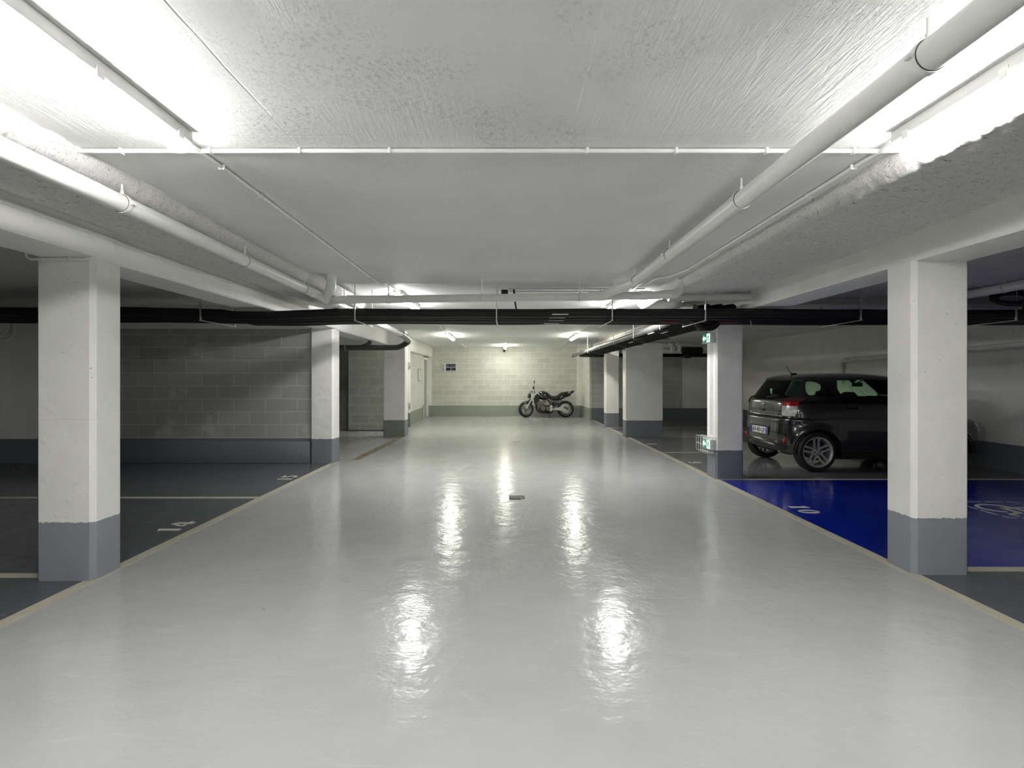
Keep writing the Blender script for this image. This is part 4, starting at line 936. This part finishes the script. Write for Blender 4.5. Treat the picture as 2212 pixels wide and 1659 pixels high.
# wheels
def car_wheel(x, s):
    cen = Vector((x, s*0.735, WR)); Mx = Matrix.Translation(cen) @ Matrix.Rotation(-s*PI/2, 4, 'X')
    m = MB(); R = WR; m.lathe([(0.218,-0.085),(0.242,-0.092),(0.27,-0.09),(0.288,-0.075),(R,-0.05),(R,0.05),(0.288,0.075),(0.27,0.09),(0.242,0.092),(0.218,0.085),(0.2,0.06),(0.2,-0.06)], 56, Mx, True)
    w_ = m.build('wheel', M['tyre'], car, world=False)
    m = MB(); m.lathe([(0.219,0.086),(0.229,0.090),(0.232,0.084),(0.224,0.076),(0.207,0.07),(0.198,0.0),(0.207,-0.07),(0.222,-0.08),(0.214,-0.08),(0.199,-0.07),(0.191,0.0),(0.201,0.068)], 56, Mx, True)
    for k in range(5):
        for d_ in (-1, 1):
            a = 2*PI*k/5 + PI/2 + 0.06; da = 0.17*d_
            p0 = Vector((0.035*math.cos(a)-0.03*d_*math.sin(a), 0.035*math.sin(a)+0.03*d_*math.cos(a), 0.058)); p1 = Vector((0.21*math.cos(a+da), 0.21*math.sin(a+da), 0.078))
            dr = (p1-p0).normalized(); sd = dr.cross(Vector((0,0,1))).normalized(); up = Vector((0,0,1))
            vs = []
            for p, hw in ((p0, 0.021), (p0.lerp(p1,0.5), 0.0165), (p1, 0.021)):
                for q in (p-sd*hw-up*0.02, p-sd*hw*0.75, p+sd*hw*0.75, p+sd*hw-up*0.02): vs.append(Mx @ q)
            m.add(vs, [[0,1,5,4],[1,2,6,5],[2,3,7,6],[4,5,9,8],[5,6,10,9],[6,7,11,10],[3,0,4,7],[7,4,8,11],[0,3,2,1],[8,9,10,11]])
    m.lathe([(0.0001,0.068),(0.03,0.066),(0.052,0.058),(0.062,0.04),(0.062,0.0),(0.0001,0.0)], 28, Mx)
    m.build('rim', M['alloy'], w_, world=False)
    m = MB(); m.lathe([(0.0001,0.02),(0.135,0.02),(0.14,0.0),(0.0001,0.0)], 32, Mx); m.build('brake_drum', plain('brake_metal', (0.10,0.095,0.09), 0.5, metal=0.5), w_, world=False)
    m = MB()
    for k in range(4):
        a = 2*PI*k/4 + PI/4*0+0.1; m.lathe([(0.0001,0.073),(0.009,0.071),(0.011,0.055)], 10, Mx @ Matrix.Translation((0.037*math.cos(a), 0.037*math.sin(a), 0)))
    m.build('wheel_nuts', M['black'], w_, world=False)
for x in WX:
    for s in (-1, 1): car_wheel(x, s)
# plate, badges, reflectors
def rx(z, y=0):   # rear surface x at height z near the centre line
    L = car_levels()
    for a, b in zip(L, L[1:]):
        if a[0] <= z <= b[0]:
            t = (z-a[0])/max(1e-6, b[0]-a[0]); xr = a[1]+(b[1]-a[1])*t; w_ = a[3]+(b[3]-a[3])*t; e = a[4]
            c = (xr+a[2])/2; aa = c-xr; x = c-aa*(1-min(0.999, abs(y)/w_)**e)**(1/e)
            return x - 0.025*(1-(y/w_)**2)*max(0, (0.5-(x-xr))/0.5)+0.02
    return 0
px_ = rx(.57)-0.012
pl = MB().bbox(px_-0.004, px_+0.004, -0.26, 0.26, 0.515, 0.625, 0.003).build('number_plate', M['label_white'], car, world=False)
m = MB(); m.bbox(px_-0.0055, px_-0.003, 0.215, 0.257, 0.518, 0.622, 0.001).bbox(px_-0.0055, px_-0.003, -0.257, -0.215, 0.518, 0.622, 0.001); m.build('blue_band', plain('plate_blue', (0.01,0.03,0.45), 0.4), pl, world=False)
m = MB(); add_text(m, 'AV-459-QF', 0.105, (px_-0.0058, 0, 0.568), (0,-1,0), (0,0,1), 0.0008, 0.0012, 0.80); m.build('registration', M['black'], pl, world=False)
m = MB(); m.bbox(px_+0.001, px_+0.03, -0.29, 0.29, 0.50, 0.645, 0.006); m.build('plate_recess', M['black'], car, world=False)
bx = rx(.985)-0.006
m = MB(); m.torus((bx,0,0.985), 0.044, 0.0045, (1,0,0), 32, 8, sx=1.0)
n0 = len(m.v); m.torus((bx,0,0.998), 0.026, 0.004, (1,0,0), 28, 8)
m2 = MB()
def ell(m, cy, cz, ry, rz, r=0.0045, x=bx):
    m.tube([(x, cy+ry*math.cos(2*PI*k/32), cz+rz*math.sin(2*PI*k/32)) for k in range(33)], r, 8, cap=False)
ell(m2, 0, .985, .050, .035); ell(m2, 0, .985, .017, .034); ell(m2, 0, 1.000, .032, .014)
m2.build('emblem', M['chrome'], car, world=False)
q0 = rx(.845, -.40)-0.004
m = MB(); add_text(m, 'iQ', 0.075, (q0, -0.42, 0.85), (0,-1,0), (0,0,1), 0.0025, 0.001); m.build('badge', M['chrome'], car, world=False)
q1 = rx(.845, .42)-0.003
MB().bbox(q1-0.002, q1+0.001, 0.40, 0.48, 0.835, 0.85, 0.001).build('small_badge', M['chrome'], car, world=False)
MB().bbox(rx(.9)-0.012, rx(.9)+0.01, -0.055, 0.055, 0.875, 0.915, 0.004).build('hatch_handle', M['black'], car, world=False)
for s in (-1, 1):
    xx = rx(.45, .62); MB().sphere((xx-0.004, s*0.62, 0.45), 0.037, 0.5, 0.55, 1.1).build('rear_reflector', M['reflector'], car, world=False)
# spoiler lip, wiper, aerial, mirrors, door handle
m = MB(); m.tube([(0.335-0.02*math.cos(k/10*PI-PI/2), -0.44+0.088*k, 1.402+0.012*math.sin(k/10*PI)) for k in range(11)], 0.010, 10); m.build('spoiler_lip', M['paint'], car, world=False)
m = MB(); m.tube(rpath([(0.115,0.02,1.035),(0.085,-0.02,1.10),(0.135,-0.25,1.145),(0.17,-0.42,1.12)], 0.06), 0.010, 8); m.sphere((0.09,0.0,1.04), 0.028); m.build('rear_wiper', M['black'], car, world=False)
m = MB(); m.tube([(0.115+0.045*abs(math.sin(k/8*PI))-0.01, 0.38-0.095*k, 1.072+0.055*math.sin(k/8*PI)) for k in range(9)], 0.018, 10); m.build('hatch_ridge', M['paint'], car, world=False)
m = MB(); m.tube([(0.55,0,1.475),(0.50,0,1.50),(0.43,0,1.615)], 0.006, 8, rs=[0.012,0.006,0.004]); m.sphere((0.56,0,1.47), 0.045, 1.3, 0.6, 0.5); m.build('aerial', M['black'], car, world=False)
for s in (-1, 1):
    m = MB(); m.sphere((1.98, s*0.87, 1.08), 0.09, 0.75, 1.1, 0.8); m.tube([(2.0,s*0.74,1.03),(1.98,s*0.84,1.05)], 0.02, 8); m.build('door_mirror', M['paint'], car, world=False)
    m = MB(); m.tube(rpath([(0.92,s*0.795,0.965),(0.93,s*0.822,0.965),(1.08,s*0.825,0.965),(1.09,s*0.797,0.965)], 0.02), 0.012, 10); m.build('door_handle', M['paint'], car, world=False)
MB().bbox(2.1, 2.9, -0.25, 0.25, 0.5, 0.52, 0.01).build('engine_tray', M['cabin'], car, world=False)
# cabin
MB().bbox(0.25, 2.35, -0.70, 0.70, 0.26, 0.34, 0.02).build('cabin_floor', M['cabin'], car, world=False)
MB().bbox(1.90, 2.25, -0.66, 0.66, 0.60, 1.02, 0.05, 3).build('dashboard', M['cabin'], car, world=False)
for s in (-1, 1):
    def seat(x, y, w_, nm='seat'):
        m = MB(); m.bbox(x, x+0.48, y-w_/2, y+w_/2, 0.34, 0.56, 0.05, 3)
        bk = [(x-0.02,.50),(x+0.10,.50),(x-0.02,1.03),(x-0.13,1.03)]; m.prism(bk, 'y', y-w_/2+0.02, y+w_/2-0.02)
        m.bbox(x-0.17, x-0.08, y-0.12, y+0.12, 1.04, 1.19, 0.035, 3); m.tube([(x-0.12,y-0.05,1.0),(x-0.125,y-0.05,1.08)],0.007,6); m.tube([(x-0.12,y+0.05,1.0),(x-0.125,y+0.05,1.08)],0.007,6)
        return m.build(nm, M['cabin'], car, world=False)
    seat(1.36, s*0.36, 0.46)
MB().bbox(0.34, 0.44, -0.58, 0.42, 0.5, 1.22, 0.04, 3).bbox(0.35, 0.43, -0.56, -0.02, 1.1, 1.37, 0.03, 3).bbox(0.44, 0.9, -0.58, 0.58, 0.34, 0.6, 0.05, 3).build('rear_seat', M['cabin'], car, world=False)
m = MB(); m.torus((1.72, 0.36, 0.98), 0.175, 0.016, (-0.9, 0, 0.42), 32, 10); m.bbox(1.72,1.76,0.33,0.39,0.94,1.0,0.01); m.tube([(1.73,0.20,0.98),(1.73,0.52,0.98)],0.014,8); m.tube([(1.73,0.36,0.98),(1.92,0.36,0.88)],0.02,8); m.build('steering_wheel', M['cabin'], car, world=False)
m = MB(); m.bbox(1.60, 1.63, -0.12, 0.12, 1.27, 1.335, 0.012, 3); m.tube([(1.62,0,1.33),(1.70,0,1.37)],0.009,8); m.build('rear_view_mirror', M['black'], car, world=False)
MB().bbox(0.14, 0.143, -0.10, -0.04, 1.16, 1.24, 0.001).build('window_sticker', M['label_green'], car, world=False)
for s in (-1, 1):
    for z_, r_ in ((.905, .006), (.985, .005)):
        pts = [(rx(z_, yy)-0.009, s*yy, z_) for yy in (.56, .62, .68, .73)]
        MB().tube(pts, r_, 8).build('lamp_trim', M['chrome'], car, world=False)
# ------------------------------------------------------------------ the motorcycle
moto = thing('motorcycle', 'black naked motorcycle on its side stand against the end wall', 'motorcycle', (0.69, 19.42, 0))
YC = 19.42
def P(zx, zy, y=0.0): return (0.69+(zx-728)/778.0, YC+y, (1328-zy)/778.0)
def P2(zx, zy): a = P(zx, zy); return (a[0], a[2])
M['moto_black'] = plain('black_gloss_lacquer', (0.008,0.008,0.008), 0.2, coat=1.0, var=0); M['moto_matt'] = plain('black_frame', (0.015,0.015,0.014), 0.45)
M['engine'] = plain('grey_engine_metal', (0.17,0.15,0.125), 0.4, metal=0.6, var=0.2, bump=0.4, bscale=60); M['moto_alloy'] = plain('pale_alloy', (0.6,0.6,0.58), 0.35, metal=0.3)
M['moto_rim'] = plain('dark_wheel_metal', (0.20,0.20,0.19), 0.35, metal=0.6)
M['seat'] = plain('seat_vinyl', (0.018,0.017,0.017), 0.55)
def mprism(poly, w_, name, mat, parent=moto, bev=0.01, y=0.0, sm=40):
    me = MB(); me.prism([P2(*p) for p in poly], 'y', YC+y-w_/2, YC+y+w_/2)
    bm = bmesh.new(); t = bpy.data.meshes.new('t'); t.from_pydata(me.v, [], me.f); bm.from_mesh(t); bpy.data.meshes.remove(t)
    bmesh.ops.recalc_face_normals(bm, faces=bm.faces[:])
    if bev:
        ed = [e for e in bm.edges if abs(e.verts[0].co.y-e.verts[1].co.y) < 1e-5]
        bmesh.ops.bevel(bm, geom=ed, offset=bev, segments=3, affect='EDGES', profile=0.5, clamp_overlap=True)
    m = MB(); m.bm(bm); return m.build(name, M[mat], parent, smooth=sm)
def loft(secs, name, mat, parent=moto, seg=20, e=2.4):
    # secs: (zx, z_top, z_bottom, halfwidth)
    vs = []
    for zx, zt, zb, hw in secs:
        a = P(zx, zt); b = P(zx, zb); cz = (a[2]+b[2])/2; hz = (a[2]-b[2])/2
        for k in range(seg):
            t = 2*PI*k/seg; vs.append((a[0], YC+hw*math.copysign(abs(math.cos(t))**(2/e), math.cos(t)), cz+hz*math.copysign(abs(math.sin(t))**(2/e), math.sin(t))))
    n = len(secs); fs = [[i*seg+k, i*seg+(k+1)%seg, (i+1)*seg+(k+1)%seg, (i+1)*seg+k] for i in range(n-1) for k in range(seg)]
    fs += [list(range(seg))[::-1], [(n-1)*seg+k for k in range(seg)]]
    m = MB(); m.add(vs, fs); return m.build(name, M[mat], parent, smooth=50)
def moto_wheel(c, R, tw, nm, steer=0.0, spokes=3):
    cen = Vector(P(*c)); cen.z = R
    Mx = Matrix.Translation(cen) @ Matrix.Rotation(steer, 4, 'Z') @ Matrix.Rotation(PI/2, 4, 'X')
    m = MB(); rr = R-0.075; prof = [(rr, -tw*0.4)]
    for k in range(9):
        a = -PI/2+PI*k/8; prof.append((R-0.06+0.06*math.cos(a), tw*0.5*math.sin(a)))
    prof += [(rr, tw*0.4), (rr-0.005, 0)]
    m.lathe(prof, 44, Mx, True); w_ = m.build('wheel', M['tyre'], moto)
    m = MB(); m.lathe([(rr+0.004,-tw*0.38),(rr+0.004,-tw*0.3),(rr-0.02,-tw*0.2),(rr-0.02,tw*0.2),(rr+0.004,tw*0.3),(rr+0.004,tw*0.38),(rr-0.03,tw*0.28),(rr-0.03,-tw*0.28)], 40, Mx, True)
    for k in range(spokes):
        for d_ in (-1, 1):
            a = 2*PI*k/spokes+0.5; b = a+0.22*d_
            m.tube([Mx @ Vector((0.03*math.cos(a), 0.03*math.sin(a), 0)), Mx @ Vector(((rr-0.02)*math.cos(b), (rr-0.02)*math.sin(b), 0))], 0.013, 8)
    m.lathe([(0.0001,-0.05),(0.035,-0.05),(0.035,0.05),(0.0001,0.05)], 20, Mx); m.build('rim', M['moto_rim'], w_)
    m = MB(); m.lathe([(0.105,tw*0.45+0.02),(0.145,tw*0.45+0.02),(0.145,tw*0.45+0.025),(0.105,tw*0.45+0.025)], 36, Mx, True); m.build('brake_disc', M['zinc'], w_)
    return w_
moto_wheel((728,1090), 0.295, 0.12, 'front', math.radians(24)); moto_wheel((1838,1092), 0.302, 0.18, 'rear')
# fork
for s in (-1, 1):
    m = MB(); y = 0.095*s
    m.tube([P(740,1085,y), P(820,930,y)], 0.026, 14).tube([P(820,930,y), P(985,650,y)], 0.020, 14); m.build('fork_leg', M['moto_alloy'], moto)
m = MB(); m.bbox(*[v for pr in zip(P(900,880,-0.13), P(960,820,0.13)) for v in sorted(pr)], 0.01); m.bbox(*[v for pr in zip(P(955,700,-0.12), P(1010,655,0.12)) for v in sorted(pr)], 0.01); m.build('fork_yoke', M['moto_alloy'], moto)
mprism([(615,950),(690,880),(790,850),(830,800),(900,780),(925,850),(900,930),(860,1000),(840,940),(780,925),(700,945),(640,985)], 0.17, 'front_mudguard', 'moto_black', bev=0.02)
m = MB(); m.sphere(P(825,720), 0.092, 0.7, 1.0, 1.05, 20, 14); hl = m.build('headlight', M['moto_black'], moto)
m = MB(); m.disc(P(782,722), 0.085, (1,0,-0.15), 0.03, 28, 0.07); m.build('lens', plain('headlight_glass', (0.5,0.52,0.48), 0.1, metal=0.3), hl)
for s in (-1, 1):
    m = MB(); m.disc(P(880,610,0.065*s), 0.045, (0.55,0,0.83), 0.085, 20); m.build('gauge', M['moto_matt'], moto)
m = MB(); m.tube([P(850,585,-0.11), P(935,660,-0.11)], 0.026, 12); m.build('gauge_trim', M['chrome'], moto)
m = MB(); m.tube(rpath([P(1140,735,-0.38), P(1120,690,-0.30), P(1060,660,-0.20), P(1000,640,-0.08), P(1000,640,0.08), P(1060,660,0.2), P(1120,665,0.34)], 0.06), 0.012, 10); m.build('handlebar', M['moto_alloy'], moto)
for s, zx, zy in ((-1,1125,700),(1,1110,662)): m = MB(); m.tube([P(zx+10,zy+25,s*0.38), P(zx-25,zy-20,s*0.29)], 0.018, 10); m.build('grip', M['moto_matt'], moto)
m = MB(); m.tube([P(960,660,-0.24), P(950,560,-0.26), P(945,380,-0.28)], 0.006, 8); m.sphere(P(952,330,-0.28), 0.07, 0.28, 0.9, 0.85); m.build('mirror', M['moto_matt'], moto)
m = MB(); m.tube([P(1000,655,0.22), P(960,560,0.25)], 0.006, 8); m.sphere(P(950,500,0.26), 0.07, 0.5, 0.9, 0.75); m.build('mirror', M['moto_matt'], moto)
# tank, seat, tail
loft([(1085,640,800,0.05),(1120,590,820,0.10),(1200,580,830,0.14),(1300,605,830,0.15),(1390,660,815,0.12),(1440,715,790,0.07)], 'fuel_tank', 'moto_black')
m = MB(); m.disc(P(1195,572), 0.035, (0,0,1), 0.035, 20); m.build('filler_cap', M['chrome'], moto)
loft([(1385,690,800,0.07),(1450,715,835,0.13),(1540,728,855,0.15),(1620,690,840,0.15),(1700,628,790,0.13),(1800,610,750,0.11),(1900,600,700,0.08),(1960,590,660,0.05)], 'seat', 'seat')
loft([(1600,740,850,0.10),(1720,680,835,0.12),(1850,640,760,0.10),(1960,585,695,0.08),(2040,572,650,0.06),(2085,568,600,0.03)], 'tail_cowl', 'moto_black')
MB().sphere(P(2045,625), 0.028, 1.2, 1.2, 0.7).build('tail_light', M['lens_red'], moto)
mprism([(1900,650),(1965,570),(1990,560),(1975,600),(1925,655)], 0.22, 'grab_rail', 'moto_alloy', bev=0.004)
m = MB(); m.tube([P(1600,850,0), P(1980,700,0)], 0.022, 10); m.build('subframe', M['moto_matt'], moto)
mprism([(1250,840),(1370,790),(1430,835),(1600,850),(1500,900),(1390,960),(1400,890),(1290,860)], 0.20, 'side_cover', 'engine', bev=0.01)
# frame and engine
m = MB()
for s in (-1, 1): m.tube(rpath([P(1000,700,0.05*s), P(1100,840,0.14*s), P(1010,900,0.13*s), P(1060,1160,0.12*s), P(1400,1170,0.12*s), P(1430,960,0.12*s), P(1330,830,0.12*s)], 0.06), 0.020, 10)
m.tube([P(980,640), P(1020,760)], 0.035, 12); m.build('frame', M['moto_matt'], moto)
mprism([(1040,900),(1130,855),(1220,900),(1260,1000),(1150,1080),(1090,1010)], 0.34, 'cylinder_block', 'engine', bev=0.01)
m = MB()
for k in range(6): a = P(1070+22*k, 905+24*k); m.bbox(a[0]-0.06, a[0]+0.09, YC-0.185, YC+0.185, a[2]-0.004, a[2]+0.004, 0.001)
m.build('cooling_fins', M['engine'], moto)
mprism([(1100,1050),(1250,990),(1400,980),(1460,1050),(1440,1150),(1300,1170),(1150,1160),(1090,1110)], 0.36, 'crankcase', 'moto_matt', bev=0.02)
for zx, zy, r, mt in ((1200,1065,0.085,'engine'),(1345,1070,0.075,'engine')):
    MB().disc(P(zx,zy,-0.19), r, (0,1,0), 0.04, 26).build('engine_cover', M[mt], moto)
mprism([(1395,990),(1440,970),(1470,1010),(1450,1060),(1455,1130),(1400,1160),(1380,1110)], 0.06, 'footrest_plate', 'moto_alloy', bev=0.004, y=-0.17)
m = MB(); m.tube([P(1470,1110,-0.2), P(1475,1110,-0.30)], 0.012, 8).tube([P(1470,1080,-0.2), P(1500,1140,-0.2)], 0.009, 8); m.build('footrest', M['chrome'], moto)
for k in range(4):
    y = -0.12+0.08*k; m = MB(); m.tube(rpath([P(1040,960,y), P(1000,1010,y), P(1030,1130,y), P(1110,1195,y*0.8), P(1400,1200,y*0.5), P(1480,1165,0.02)], 0.10, 8), 0.018, 10); m.build('exhaust_header', plain('bronzed_exhaust', (0.10,0.08,0.045), 0.3, metal=0.8) if k == 0 else M['moto_matt'], moto)
m = MB(); m.tube([P(1460,1170,0.05), P(1560,1000,0.13), P(1600,930,0.15)], 0.022, 12).tube([P(1540,930,0.15), P(1750,845,0.18)], 0.05, 18, rs=[0.045,0.055]); m.build('silencer', M['moto_alloy'], moto)
# swingarm, shock, radiator, stand
for s in (-1, 1): mprism([(1400,1060),(1480,1070),(1600,1050),(1680,1030),(1740,960),(1810,950),(1790,975),(1740,1030),(1880,1110),(1890,1150),(1840,1165),(1600,1120),(1480,1105)], 0.035, 'swingarm', 'moto_alloy', bev=0.004, y=0.135*s)
m = MB(); m.tube([P(1500,900,0), P(1440,1060,0)], 0.035, 14); m.build('shock_absorber', M['moto_matt'], moto)
m = MB(); m.tube([P(1440,1090,-0.1), P(1850,1130,-0.1)], 0.012, 8).tube([P(1440,1060,-0.1), P(1850,1060,-0.1)], 0.010, 8); m.build('drive_chain', M['moto_matt'], moto)
mprism([(1470,955),(1540,930),(1690,930),(1700,950),(1560,985),(1500,1030)], 0.16, 'rear_mudguard', 'moto_matt', bev=0.01)
m = MB(); m.tube([P(1400,1170,-0.14), P(1365,1322,-0.26)], 0.012, 10).tube([P(1350,1327,-0.27), P(1385,1327,-0.25)], 0.010, 8); m.build('side_stand', M['moto_matt'], moto)
mprism([(1000,690),(1080,640),(1110,700),(1100,820),(1000,880),(950,800)], 0.16, 'head_frame', 'moto_matt', bev=0.01)
mprism([(1180,845),(1240,820),(1290,880),(1230,920)], 0.26, 'carburettors', 'engine', bev=0.01)

mprism([(935,800),(1000,820),(1060,1010),(1010,1030),(950,900)], 0.30, 'radiator', 'moto_matt', bev=0.01)
m = MB(); m.disc(P(905,1010,-0.10), 0.03, (0,1,0), 0.03, 16); m.build('brake_caliper', M['moto_matt'], moto)
